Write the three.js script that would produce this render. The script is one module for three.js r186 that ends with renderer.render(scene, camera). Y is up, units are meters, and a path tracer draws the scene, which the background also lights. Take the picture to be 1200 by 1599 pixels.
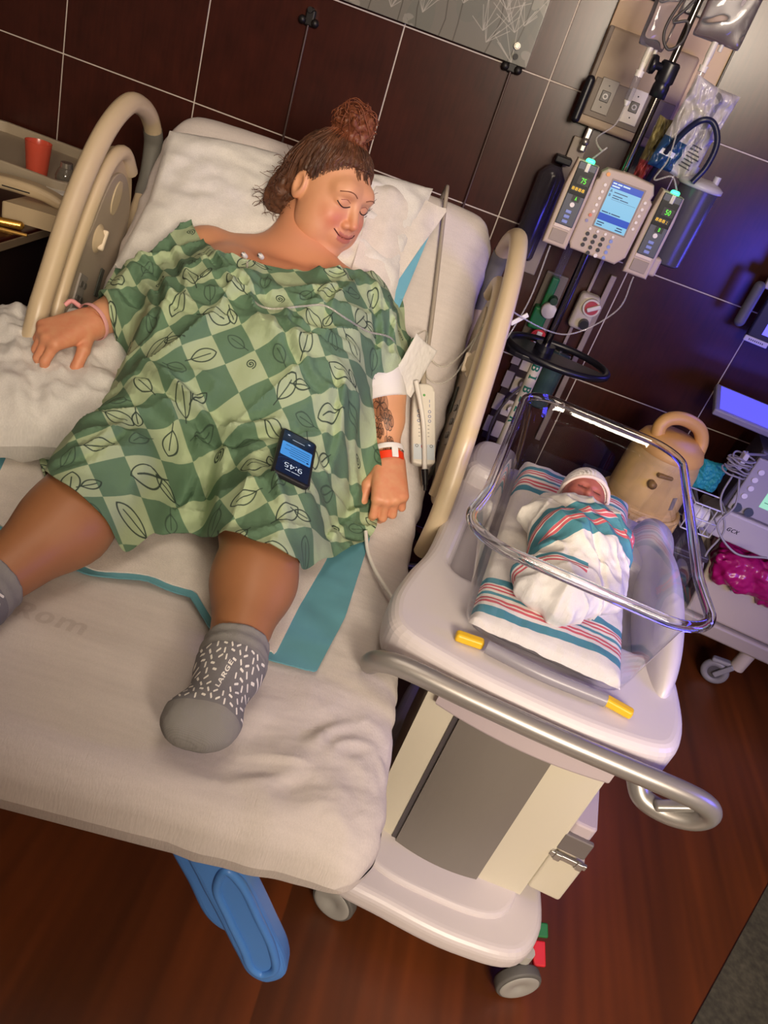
import * as THREE from 'three';
import { RoundedBoxGeometry } from 'three/addons/geometries/RoundedBoxGeometry.js';
import { RectAreaLightUniformsLib } from 'three/addons/lights/RectAreaLightUniformsLib.js';
import { mergeGeometries, toCreasedNormals } from 'three/addons/utils/BufferGeometryUtils.js';
import { ImprovedNoise } from 'three/addons/math/ImprovedNoise.js';

// ---------- camera, exposure, lights ----------
const scene = new THREE.Scene();
scene.background = new THREE.Color(0x000000);
const renderer = new THREE.WebGLRenderer({ antialias: true });
renderer.toneMapping = THREE.LinearToneMapping;
renderer.toneMappingExposure = 1.15;
renderer.shadowMap.enabled = true;
RectAreaLightUniformsLib.init();

const PITCH = 31 * Math.PI / 180, ROLL = 20.5 * Math.PI / 180;
const camera = new THREE.PerspectiveCamera(2 * Math.atan(799.5 / 1202) * 180 / Math.PI, 1200 / 1599, 0.05, 30);
camera.position.set(0, 1.6, 2.65);
{
  const up = new THREE.Vector3(0, Math.cos(PITCH), -Math.sin(PITCH));
  camera.up.copy(up.multiplyScalar(Math.cos(ROLL)).add(new THREE.Vector3(-Math.sin(ROLL), 0, 0)));
  camera.lookAt(0, 1.6 - Math.sin(PITCH), 2.65 - Math.cos(PITCH));
}
scene.add(camera);

const ROOM = { x0: -2.3, x1: 2.5, z0: 0, z1: 4.3, h: 2.65 };
const LAMPS = [ // ceiling light panels: x, z, width, depth, strength
  [-0.2, 1.9, 0.6, 1.2, 1.6],
];
const KEY = { x: 0.92, y: 2.12, w: 1.3, h: 0.6, k: 50 }; // lit glass panel high on the wall behind the camera
{
  const l = new THREE.RectAreaLight(new THREE.Color().setRGB(1.0, 0.845, 0.67), KEY.k, KEY.w, KEY.h);
  l.position.set(KEY.x, KEY.y, ROOM.z1 - 0.035); l.lookAt(KEY.x, KEY.y, 0); scene.add(l);
}
const WARM = new THREE.Color().setRGB(1.0, 0.845, 0.67);
const BLUE = new THREE.Color().setRGB(0.10, 0.09, 1.0);
const STATION = 13;
for (const [x, z, w, d, k] of LAMPS) {
  const l = new THREE.RectAreaLight(WARM, k, w, d);
  l.position.set(x, ROOM.h - 0.03, z); l.lookAt(x, 0, z); scene.add(l);
}

// ---------- helpers ----------
const V = (x, y, z) => new THREE.Vector3(x, y, z);
const PI = Math.PI, R = (d) => d * PI / 180;
const clamp = (x, a = 0, b = 1) => Math.min(b, Math.max(a, x));
const mix = (a, b, t) => a + (b - a) * t;
const sstep = (a, b, x) => { const t = clamp((x - a) / (b - a)); return t * t * (3 - 2 * t); };
const noise = new ImprovedNoise();
const N3 = (x, y, z) => noise.noise(x, y, z);
const fbm = (x, y, z) => N3(x, y, z) * 0.5 + N3(x * 2.1, y * 2.1, z * 2.1 + 7) * 0.3 + N3(x * 4.3, y * 4.3, z * 4.3 + 3) * 0.2;
let seed = 12345;
const rnd = () => { seed = (seed * 1664525 + 1013904223) >>> 0; return seed / 4294967296; };
const rr = (a, b) => a + (b - a) * rnd();

function canvasTex(w, h, draw, opt = {}) {
  const c = document.createElement('canvas'); c.width = w; c.height = h;
  const g = c.getContext('2d'); draw(g, w, h);
  const t = new THREE.CanvasTexture(c);
  t.colorSpace = opt.data ? THREE.NoColorSpace : THREE.SRGBColorSpace;
  t.wrapS = t.wrapT = opt.clamp ? THREE.ClampToEdgeWrapping : THREE.RepeatWrapping;
  if (opt.repeat) t.repeat.set(...opt.repeat);
  return t;
}
function noiseTex(n, fn, opt = {}) { // fn(u,v) -> [r,g,b] 0..255
  const d = new Uint8Array(n * n * 4);
  for (let j = 0; j < n; j++) for (let i = 0; i < n; i++) {
    const c = fn(i / n, j / n), k = (j * n + i) * 4;
    d[k] = clamp(c[0], 0, 255); d[k + 1] = clamp(c[1], 0, 255); d[k + 2] = clamp(c[2], 0, 255); d[k + 3] = 255;
  }
  const t = new THREE.DataTexture(d, n, n);
  t.magFilter = THREE.LinearFilter; t.wrapS = t.wrapT = THREE.RepeatWrapping;
  t.colorSpace = opt.data ? THREE.NoColorSpace : THREE.SRGBColorSpace; t.needsUpdate = true;
  if (opt.repeat) t.repeat.set(...opt.repeat);
  return t;
}
const M = (color, roughness = 0.5, o = {}) => new THREE.MeshPhysicalMaterial({ color: new THREE.Color(color), roughness, side: THREE.DoubleSide, ...o });

// geometry helpers
function prep(g) {
  for (const k of Object.keys(g.attributes)) if (!['position', 'normal', 'uv', 'color'].includes(k)) g.deleteAttribute(k);
  if (!g.attributes.uv) g.setAttribute('uv', new THREE.BufferAttribute(new Float32Array(g.attributes.position.count * 2), 2));
  if (!g.attributes.normal) g.computeVertexNormals();
  return g.index ? g.toNonIndexed() : g;
}
const merge = (a) => (Array.isArray(a) ? (a.length === 1 ? a[0] : mergeGeometries(a.map(prep), false)) : a);
function tr(g, x = 0, y = 0, z = 0, rx = 0, ry = 0, rz = 0) {
  if (rx || ry || rz) g.applyMatrix4(new THREE.Matrix4().makeRotationFromEuler(new THREE.Euler(rx, ry, rz, 'YXZ')));
  g.translate(x, y, z); return g;
}
const rbox = (w, h, d, r = 0.005, s = 2) => new RoundedBoxGeometry(w, h, d, s, Math.min(r, w / 2.01, h / 2.01, d / 2.01));
const cyl = (r1, r2, h, s = 24, open = false) => new THREE.CylinderGeometry(r1, r2, h, s, 1, open);
const sph = (r, a = 20, b = 14) => new THREE.SphereGeometry(r, a, b);
const lathe = (p, s = 28) => new THREE.LatheGeometry(p.map(([x, y]) => new THREE.Vector2(x, y)), s);
const tube = (p, r, seg = 0, rad = 10, closed = false, tension = 0.5) =>
  new THREE.TubeGeometry(new THREE.CatmullRomCurve3(p.map((a) => (a.isVector3 ? a : V(...a))), closed, 'catmullrom', tension), seg || p.length * 8, r, rad, closed);
function bar(a, b, r, s = 12, r2 = r) { // capped cylinder between two points
  const A = a.isVector3 ? a : V(...a), B = b.isVector3 ? b : V(...b), d = B.clone().sub(A);
  const g = cyl(r2, r, d.length(), s);
  g.applyQuaternion(new THREE.Quaternion().setFromUnitVectors(V(0, 1, 0), d.clone().normalize()));
  g.translate((A.x + B.x) / 2, (A.y + B.y) / 2, (A.z + B.z) / 2); return g;
}
function rrect(w, h, r, cx = 0, cy = 0) {
  const s = new THREE.Shape(), x = cx - w / 2, y = cy - h / 2; r = Math.min(r, w / 2, h / 2);
  s.moveTo(x + r, y); s.lineTo(x + w - r, y); s.absarc(x + w - r, y + r, r, -PI / 2, 0);
  s.lineTo(x + w, y + h - r); s.absarc(x + w - r, y + h - r, r, 0, PI / 2);
  s.lineTo(x + r, y + h); s.absarc(x + r, y + h - r, r, PI / 2, PI);
  s.lineTo(x, y + r); s.absarc(x + r, y + r, r, PI, 1.5 * PI); return s;
}
const poly = (pts) => new THREE.Shape(pts.map(([x, y]) => new THREE.Vector2(x, y)));
function spline(pts, n = 60) { // closed smooth outline
  const c = new THREE.CatmullRomCurve3(pts.map(([x, y]) => V(x, y, 0)), true, 'centripetal');
  return poly(c.getPoints(n).slice(0, -1).map((p) => [p.x, p.y]));
}
const extr = (s, depth, bevel = 0.004, bs = 2, cs = 10) => new THREE.ExtrudeGeometry(s, { depth: depth - 2 * bevel, bevelEnabled: bevel > 0, bevelSize: bevel, bevelThickness: bevel, bevelOffset: -bevel, bevelSegments: bs, curveSegments: cs }).translate(0, 0, bevel);
// extrude a plan outline (x, z-down-page) upwards
const slab = (s, y0, y1, bevel = 0.004, bs = 2, cs = 10) => tr(extr(s, y1 - y0, bevel, bs, cs), 0, 0, 0, -PI / 2, 0, 0).translate(0, y0, 0);

const taken = {};
const numbered = (n) => { const k = (taken[n] = (taken[n] ?? -1) + 1); return k ? `${n}_${String(k).padStart(3, '0')}` : n; };
function mesh(name, geo, mat, parent, label) {
  const m = new THREE.Mesh(merge(geo), mat); m.name = name; m.castShadow = m.receiveShadow = true;
  if (parent) parent.add(m);
  if (label) m.userData.label = label;
  return m;
}
function thing(name, label, category, pos = [0, 0, 0], turn = 0, group) {
  const o = new THREE.Group(); o.name = numbered(name); scene.add(o);
  o.position.set(...pos); o.rotation.y = turn; o.userData = { label, category };
  if (group) o.userData.group = group; return o;
}
function solo(name, geo, mat, label, category, pos = [0, 0, 0], turn = 0, group) {
  const m = mesh(numbered(name), geo, mat, scene); m.position.set(...pos); m.rotation.y = turn;
  m.userData = { label, category }; if (group) m.userData.group = group; return m;
}
function struct(name, geo, mat) { const m = mesh(name, geo, mat, scene); m.userData.kind = 'structure'; return m; }

// surface nets over a signed distance function; cols(x,y,z)->[r,g,b], uvf(x,y,z)->[u,v]
function surfNet(f, lo, hi, cell, cols, uvf) {
  const nx = Math.ceil((hi[0] - lo[0]) / cell) + 1, ny = Math.ceil((hi[1] - lo[1]) / cell) + 1, nz = Math.ceil((hi[2] - lo[2]) / cell) + 1;
  const D = new Float32Array(nx * ny * nz), id = (i, j, k) => (k * ny + j) * nx + i;
  const B = 4; // coarse blocks far from the surface are skipped
  D.fill(1);
  for (let k = 0; k < nz; k += B) for (let j = 0; j < ny; j += B) for (let i = 0; i < nx; i += B) {
    const c = f(lo[0] + (i + 1.5) * cell, lo[1] + (j + 1.5) * cell, lo[2] + (k + 1.5) * cell);
    const far = Math.abs(c) > cell * 7;
    for (let c3 = k; c3 < Math.min(nz, k + B); c3++) for (let b = j; b < Math.min(ny, j + B); b++) for (let a = i; a < Math.min(nx, i + B); a++)
      D[id(a, b, c3)] = far ? c : f(lo[0] + a * cell, lo[1] + b * cell, lo[2] + c3 * cell);
  }
  const vid = new Int32Array(nx * ny * nz).fill(-1), P = [];
  const E = [[0, 1], [2, 3], [4, 5], [6, 7], [0, 2], [1, 3], [4, 6], [5, 7], [0, 4], [1, 5], [2, 6], [3, 7]];
  for (let k = 0; k < nz - 1; k++) for (let j = 0; j < ny - 1; j++) for (let i = 0; i < nx - 1; i++) {
    const v = []; let m = 0;
    for (let q = 0; q < 8; q++) { v.push(D[id(i + (q & 1), j + ((q >> 1) & 1), k + (q >> 2))]); if (v[q] < 0) m |= 1 << q; }
    if (m === 0 || m === 255) continue;
    let x = 0, y = 0, z = 0, n = 0;
    for (const [a, b] of E) if ((v[a] < 0) !== (v[b] < 0)) {
      const t = v[a] / (v[a] - v[b]);
      x += mix(a & 1, b & 1, t); y += mix((a >> 1) & 1, (b >> 1) & 1, t); z += mix(a >> 2, b >> 2, t); n++;
    }
    vid[id(i, j, k)] = P.length / 3;
    P.push(lo[0] + (i + x / n) * cell, lo[1] + (j + y / n) * cell, lo[2] + (k + z / n) * cell);
  }
  const I = [];
  const quad = (a, b, c, d, flip) => { if (a < 0 || b < 0 || c < 0 || d < 0) return; if (flip) I.push(a, c, b, a, d, c); else I.push(a, b, c, a, c, d); };
  for (let k = 1; k < nz - 1; k++) for (let j = 1; j < ny - 1; j++) for (let i = 1; i < nx - 1; i++) {
    const s = D[id(i, j, k)] < 0;
    if (s !== D[id(i + 1, j, k)] < 0) quad(vid[id(i, j - 1, k - 1)], vid[id(i, j, k - 1)], vid[id(i, j, k)], vid[id(i, j - 1, k)], !s);
    if (s !== D[id(i, j + 1, k)] < 0) quad(vid[id(i - 1, j, k - 1)], vid[id(i - 1, j, k)], vid[id(i, j, k)], vid[id(i, j, k - 1)], !s);
    if (s !== D[id(i, j, k + 1)] < 0) quad(vid[id(i - 1, j - 1, k)], vid[id(i, j - 1, k)], vid[id(i, j, k)], vid[id(i - 1, j, k)], !s);
  }
  const n = P.length / 3, Nn = new Float32Array(n * 3), C = cols ? new Float32Array(n * 3) : null, U = new Float32Array(n * 2), e = cell * 0.5;
  for (let i = 0; i < n; i++) {
    const x = P[i * 3], y = P[i * 3 + 1], z = P[i * 3 + 2];
    let a = f(x + e, y, z) - f(x - e, y, z), b = f(x, y + e, z) - f(x, y - e, z), c = f(x, y, z + e) - f(x, y, z - e);
    const l = Math.hypot(a, b, c) || 1; Nn[i * 3] = a / l; Nn[i * 3 + 1] = b / l; Nn[i * 3 + 2] = c / l;
    if (C) C.set(cols(x, y, z), i * 3);
    if (uvf) U.set(uvf(x, y, z, a / l, b / l, c / l), i * 2);
  }
  const g = new THREE.BufferGeometry();
  g.setAttribute('position', new THREE.BufferAttribute(new Float32Array(P), 3));
  g.setAttribute('normal', new THREE.BufferAttribute(Nn, 3));
  g.setAttribute('uv', new THREE.BufferAttribute(U, 2));
  if (C) g.setAttribute('color', new THREE.BufferAttribute(C, 3));
  g.setIndex(I); return g;
}
// distance primitives
const smin = (a, b, k) => { const h = Math.max(k - Math.abs(a - b), 0) / k; return Math.min(a, b) - h * h * k * 0.25; };
const smax = (a, b, k) => -smin(-a, -b, k);
function sdCap(x, y, z, a, b, r1, r2) { // tapered capsule
  const bx = b[0] - a[0], by = b[1] - a[1], bz = b[2] - a[2], px = x - a[0], py = y - a[1], pz = z - a[2];
  const t = clamp((px * bx + py * by + pz * bz) / (bx * bx + by * by + bz * bz + 1e-9));
  return Math.hypot(px - bx * t, py - by * t, pz - bz * t) - mix(r1, r2, t);
}
function sdEll(x, y, z, c, r) {
  const a = (x - c[0]) / r[0], b = (y - c[1]) / r[1], d = (z - c[2]) / r[2], k0 = Math.hypot(a, b, d);
  const k1 = Math.hypot(a / r[0], b / r[1], d / r[2]); return k1 < 1e-6 ? -Math.min(...r) : k0 * (k0 - 1) / k1;
}
// ---------- room ----------
const texWood = noiseTex(512, (u, v) => {
  const a = fbm(u * 22, v * 2.2, 1.3), b = N3(u * 90, v * 5, 4), c = fbm(u * 3, v * 3, 9);
  const k = 1 + a * 0.34 + b * 0.14 + c * 0.35;
  return [90 * k, 44 * k, 17 * k];
}, { repeat: [0.5, 0.28] });
const matFloor = M(0xffffff, 0.42, { map: texWood, clearcoat: 0.12, clearcoatRoughness: 0.35 });
{
  const g = new THREE.BoxGeometry(ROOM.x1 - ROOM.x0 + 0.2, 0.1, ROOM.z1 + 0.2);
  const p = g.attributes.position, u = g.attributes.uv;
  for (let i = 0; i < p.count; i++) u.setXY(i, p.getX(i) * 1.0, p.getZ(i));
  struct('floor', tr(g, 0.1, -0.05, ROOM.z1 / 2), matFloor);
}
const matPaint = M(0x6f6257, 0.9);
const W = ROOM.x1 - ROOM.x0, XC = (ROOM.x0 + ROOM.x1) / 2;
struct('ceiling', tr(new THREE.BoxGeometry(W + 0.2, 0.1, ROOM.z1 + 0.2), XC, ROOM.h + 0.05, ROOM.z1 / 2), M(0xb8aea2, 0.95));
struct('wall_left', tr(new THREE.BoxGeometry(0.1, ROOM.h, ROOM.z1), ROOM.x0 - 0.05, ROOM.h / 2, ROOM.z1 / 2), matPaint);
struct('wall_right', tr(new THREE.BoxGeometry(0.1, ROOM.h, ROOM.z1), ROOM.x1 + 0.05, ROOM.h / 2, ROOM.z1 / 2), matPaint);
struct('wall_front', tr(new THREE.BoxGeometry(W + 0.2, ROOM.h, 0.1), XC, ROOM.h / 2, ROOM.z1 + 0.05), matPaint);

// head wall: light metal backing with dark laminate panels standing proud of it
const wallB = struct('wall_back', tr(new THREE.BoxGeometry(W + 0.2, ROOM.h, 0.1), XC, ROOM.h / 2, -0.0515), M(0xcfc3ba, 0.6));
{
  const xs = [ROOM.x0, -1.935, -1.485, -1.035, -0.445, 0.012, 0.467, 0.909, 1.36, 1.81, ROOM.x1], ys = [0.0, 0.385, 0.79, 1.198, 1.6, 2.0, 2.4, ROOM.h];
  const tex = [0, 1, 2].map((q) => noiseTex(256, (u, v) => { const k = 1 + fbm(u * 40 + q, v * 3, q * 5) * 0.18 + fbm(u * 5, v * 4, q + 2) * 0.2; return [60 * k, 26 * k, 19 * k]; }));
  const mats = tex.map((t) => M(0xffffff, 0.27, { map: t }));
  for (let i = 0; i < xs.length - 1; i++) for (let j = 0; j < ys.length - 1; j++) {
    const w = xs[i + 1] - xs[i] - 0.0035, h = ys[j + 1] - ys[j] - 0.0035;
    const g = rbox(w, h, 0.012, 0.0015, 1);
    mesh('panel', tr(g, (xs[i] + xs[i + 1]) / 2, (ys[j] + ys[j + 1]) / 2, -0.006), mats[(i * 2 + j) % 3], wallB);
  }
}
// dark floor covering at the right foreground
{
  const s = poly([[1.005, -1.665], [1.353, -1.132], [1.65, -0.68], [2.49, -0.68], [2.49, -3.9], [1.005, -3.9]]);
  const t = noiseTex(256, (u, v) => { const k = 1 + fbm(u * 30, v * 30, 2) * 0.5 + fbm(u * 6, v * 6, 2) * 0.25; return [63 * k, 60 * k, 51 * k]; }, { repeat: [2, 2] });
  solo('floor_mat', slab(s, 0.0, 0.004, 0.001, 1), M(0xffffff, 0.85, { map: t }), 'dark grey green mat on the wooden floor at lower right', 'mat');
}
// ceiling lamps (the light of each sits just under its glowing face)
LAMPS.forEach(([x, z, w, d], i) => {
  const t = thing('ceiling_lamp', 'dim warm ceiling panel lamp above the camera', 'lamp', [x, ROOM.h, z]);
  mesh('frame', [tr(rbox(w + 0.06, 0.02, 0.03, 0.004, 1), 0, -0.01, d / 2 + 0.015), tr(rbox(w + 0.06, 0.02, 0.03, 0.004, 1), 0, -0.01, -d / 2 - 0.015), tr(rbox(0.03, 0.02, d, 0.004, 1), w / 2 + 0.015, -0.01, 0), tr(rbox(0.03, 0.02, d, 0.004, 1), -w / 2 - 0.015, -0.01, 0)], M(0xd8d4cc, 0.5), t);
  mesh('diffuser', tr(new THREE.BoxGeometry(w, 0.01, d), 0, -0.006, 0), M(0xffffff, 0.6, { emissive: WARM, emissiveIntensity: 1.2 }), t);
});

{
  const t = thing('wall_lamp', 'large warm lit glass panel high on the wall behind the camera', 'lamp', [KEY.x, KEY.y, ROOM.z1]);
  const w = KEY.w, h = KEY.h, fm = M(0xa89c8c, 0.5);
  for (const y of [-1, 1]) mesh('frame_rail', tr(rbox(w + 0.08, 0.04, 0.03, 0.004, 1), 0, y * (h / 2 + 0.02), -0.015), fm, t);
  for (const x of [-1, 1]) mesh('frame_stile', tr(rbox(0.04, h, 0.03, 0.004, 1), x * (w / 2 + 0.02), 0, -0.015), fm, t);
  mesh('lit_glass', tr(new THREE.BoxGeometry(w, h, 0.01), 0, 0, -0.008), M(0xffffff, 0.6, { emissive: WARM, emissiveIntensity: 1.5 }), t);
}
// glass wall art over the bed
{
  const t = thing('wall_art', 'frosted grey glass art panel printed with pale leaves above the bed', 'wall art', [-0.67, 1.606, 0.02]);
  const tex = canvasTex(1024, 640, (g, w, h) => {
    g.fillStyle = '#77746a'; g.fillRect(0, 0, w, h);
    g.fillStyle = '#6b6e63'; for (let i = 0; i < 26; i++) { g.globalAlpha = 0.35; g.beginPath(); g.ellipse(rnd() * w, h - rnd() * 150, rr(20, 90), rr(10, 40), rnd() * 3, 0, 7); g.fill(); }
    g.globalAlpha = 0.55; g.fillStyle = '#a09c90';
    for (let i = 0; i < 70; i++) { const x = rnd() * w, y = rnd() * h, r = rr(9, 24); g.beginPath(); for (let a = 0; a < 7; a++) g.ellipse(x + rr(-r, r), y + rr(-r, r), r * rr(0.3, 0.8), r * rr(0.3, 0.7), rnd() * 3, 0, 7); g.fill(); }
    g.globalAlpha = 0.8; g.strokeStyle = '#4d4a42'; g.lineWidth = 2.4;
    for (let i = 0; i < 16; i++) { let x = 30 + i * 64 + rr(-15, 15); g.beginPath(); g.moveTo(x, 0); for (let y = 0; y <= h; y += 40) { x += rr(-9, 9); g.lineTo(x, y); } g.stroke(); }
    g.strokeStyle = '#b5b0a4'; g.lineWidth = 1.5;
    for (let i = 0; i < 26; i++) { const x = rnd() * w, y = h - rnd() * 110; g.beginPath(); for (let k = 0; k < 6; k++) { g.moveTo(x, y); g.lineTo(x + rr(-60, 60), y - rr(20, 100)); } g.stroke(); }
  }, { clamp: true });
  mesh('glass_panel', tr(rbox(1.21, 0.72, 0.012, 0.002, 1), 0, 0.36, 0), M(0xffffff, 0.25, { map: tex, clearcoat: 0.5, clearcoatRoughness: 0.1 }), t);
  for (const x of [-0.56, 0.56]) for (const y of [0.045, 0.675]) mesh('standoff', [tr(cyl(0.009, 0.009, 0.02, 18), x, y, 0.01, PI / 2), tr(cyl(0.006, 0.008, 0.006, 18), x, y, 0.021, PI / 2), tr(cyl(0.007, 0.007, 0.02, 12), x, y, -0.012, PI / 2)], M(0xd8d2c4, 0.25, { metalness: 0.9 }), t);
}
// hanging rods on the wall
[[-0.722, 1.545, 'black wall hook with hanging rod left of the hair bun'], [-0.105, 1.615, 'black wall hook with hanging rod under the art panel corner']].forEach(([x, y, label]) => {
  const t = thing('wall_hook', label, 'wall hook', [x, y, 0]);
  mesh('bracket', [tr(rbox(0.03, 0.045, 0.02, 0.006), 0, -0.01, 0.01), tr(sph(0.012), -0.02, -0.02, 0.02), tr(sph(0.012), 0.02, -0.02, 0.02), tr(cyl(0.008, 0.008, 0.03, 14), 0, 0.01, 0.018, PI / 2)], M(0x14100f, 0.5), t);
  mesh('rod', bar([0, -0.03, 0.018], [0, -0.62, 0.018], 0.0035, 10), M(0x4a3732, 0.4), t);
});
// ---------- bed (local frame: x across, y up, -z towards the head) ----------
const BEDP = [-0.27, 0, 2.004], BEDR = R(6), BT = 0.63, HG = 0.9, BACK = 0.926;
const S2 = Math.SQRT1_2;
const BB = (w, s, h) => [w, BT + S2 * (s + h), -(HG + S2 * (s - h))]; // point on the raised back: across, up along it, off it
const bedTop = (l) => BT + smax(0, l - HG, 0.14);
const texLinen = noiseTex(256, (u, v) => { const k = 246 + N3(u * 120, v * 120, 1) * 12 + fbm(u * 9, v * 9, 5) * 14; return [k, k, k]; }, { repeat: [3, 3] });
const bumpLinen = noiseTex(256, (u, v) => { const k = 128 + N3(u * 128, v * 128, 1) * 60 + fbm(u * 14, v * 14, 2) * 90; return [k, k, k]; }, { data: true, repeat: [4, 4] });
const matSheet = M(0xd6cdc8, 0.9, { map: texLinen, bumpMap: bumpLinen, bumpScale: 0.0016 });
const matPillow = M(0xe2dfda, 0.85, { map: texLinen, bumpMap: bumpLinen, bumpScale: 0.0012 });
const matBeige = M(0xcab695, 0.38, { clearcoat: 0.2, clearcoatRoughness: 0.3 });
const matBeige2 = M(0xa89a88, 0.5);
const matGreyP = M(0x6f6d66, 0.5);
const matDark = M(0x17161a, 0.55);
const matSteel = M(0xb9b6b0, 0.3, { metalness: 0.85 });

// stations along the top of the mattress
function bedCurve(n) {
  const out = []; let s = 0, py = null, pl = null;
  const L = HG + BACK * S2;
  for (let i = 0; i <= n; i++) { const l = L * i / n, y = bedTop(l); if (i) s += Math.hypot(y - py, l - pl); out.push({ l, y, s }); py = y; pl = l; }
  return out;
}
{
  const st = bedCurve(230), SL = st[st.length - 1].s, NU = 150, pos = [], uv = [], idx = [];
  const hw = 0.458, th = 0.15;
  st.forEach((p, i) => {
    const a = st[Math.max(0, i - 1)], b = st[Math.min(st.length - 1, i + 1)], dl = b.l - a.l, dy = b.y - a.y, q = Math.hypot(dl, dy), ny = dl / q, nl = -dy / q;
    const e = Math.min(p.s, SL - p.s), rd = 0.075, k = e < rd ? Math.sqrt(Math.max(0, 1 - (1 - e / rd) ** 2)) : 1;
    const corner = Math.min(p.s, SL - p.s), rc = p.s < SL / 2 ? 0.11 : 0.15, pull = corner < rc ? (rc - Math.sqrt(Math.max(0, rc * rc - (rc - corner) ** 2))) : 0;
    for (let j = 0; j <= NU; j++) {
      const t = 2 * PI * j / NU, c = Math.cos(t), s = Math.sin(t), ex = 2 / 5.5;
      let w = Math.sign(c) * Math.abs(c) ** ex * (hw - pull * 0.55), d = Math.sign(s) * Math.abs(s) ** (2 / 3.6) * th / 2 * Math.max(k, 0.0005);
      let x = w, off = d - th / 2; // below the top surface
      const top = clamp(s * 2);
      let f = fbm(w * 5, p.s * 5, 3) * 0.006 + fbm(w * 2 + 4, p.s * 14, 8) * 0.003;
      const cx = w - 0.33, cs = p.s - 0.13, dd = Math.hypot(cx, cs), ang = Math.atan2(cs, cx);
      f += Math.exp(-((dd / 0.15) ** 2)) * ((1 - Math.abs(Math.sin(ang * 2.2 + dd * 26 + N3(w * 8, p.s * 8, 2) * 4.5))) * 0.013 * (0.55 + N3(w * 11, p.s * 11, 6)) * sstep(0.01, 0.06, dd) + 0.004 + fbm(w * 16, p.s * 16, 3) * 0.012);
      const fx = w - 0.17, fs = p.s - 0.12, fd = Math.hypot(fx, fs), fa = Math.atan2(fs, fx);
      f += Math.exp(-((fd / 0.17) ** 2)) * (Math.sin(fa * 8 + N3(w * 7, p.s * 7, 5) * 2.5) * 0.005 * sstep(0.05, 0.1, fd)) - 0.014 * Math.exp(-((fd / 0.075) ** 2));
      f += 0.012 * Math.exp(-(((p.s - 0.27 - w * 0.12) / 0.035) ** 2)) * sstep(0.1, -0.2, w) * 0.8;
      f -= 0.01 * Math.exp(-(((p.s - 0.52) / 0.3) ** 2)) * Math.exp(-((w / 0.3) ** 2));
      // gathered hem along the lower side edge
      const side = Math.abs(c) ** 3; x += Math.sign(c) * side * (Math.sin(p.s * 60 + N3(p.s * 9, t, 1) * 5) * 0.0022 + fbm(p.s * 12, t * 2, 3) * 0.006);
      off += f * top * k;
      const edge = sstep(0.12, 0.0, p.s), wav = edge * (fbm(w * 5, 1, 7) * 0.02 + Math.sin(w * 34 + N3(w * 6, 2, 2) * 4) * 0.002);
      pos.push(x, p.y + ny * off, -(p.l + nl * off) + wav);
      uv.push(w + 0.5, p.s / 2);
    }
  });
  const N1 = NU + 1;
  for (let i = 0; i < st.length - 1; i++) for (let j = 0; j < NU; j++) { const a = i * N1 + j, b = a + 1, c = a + N1, d = c + 1; idx.push(a, b, c, b, d, c); }
  const g = new THREE.BufferGeometry();
  g.setAttribute('position', new THREE.Float32BufferAttribute(pos, 3)); g.setAttribute('uv', new THREE.Float32BufferAttribute(uv, 2)); g.setIndex(idx); g.computeVertexNormals();
  const sheetTex = canvasTex(1024, 2048, (c, w, h) => {
    const im = c.createImageData(w, h);
    for (let y = 0; y < h; y++) for (let x = 0; x < w; x++) { const k = 245 + (rnd() - 0.5) * 10 + N3(x / 60, y / 9, 2) * 5, q = (y * w + x) * 4; im.data[q] = k; im.data[q + 1] = k; im.data[q + 2] = k; im.data[q + 3] = 255; }
    c.putImageData(im, 0, 0);
    c.fillStyle = 'rgba(150,140,135,0.16)'; c.font = 'bold 60px sans-serif';
    c.save(); c.translate(0.29 * w, (1 - 0.133) * h); c.fillText('Hill-Rom', -130, 0); c.restore();
  }, { clamp: true });
  solo('mattress', g, M(0xd6cdc8, 0.9, { map: sheetTex, bumpMap: bumpLinen, bumpScale: 0.0014 }), 'raised hospital bed mattress in a wrinkled white fitted sheet', 'mattress', BEDP, BEDR);
}

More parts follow.
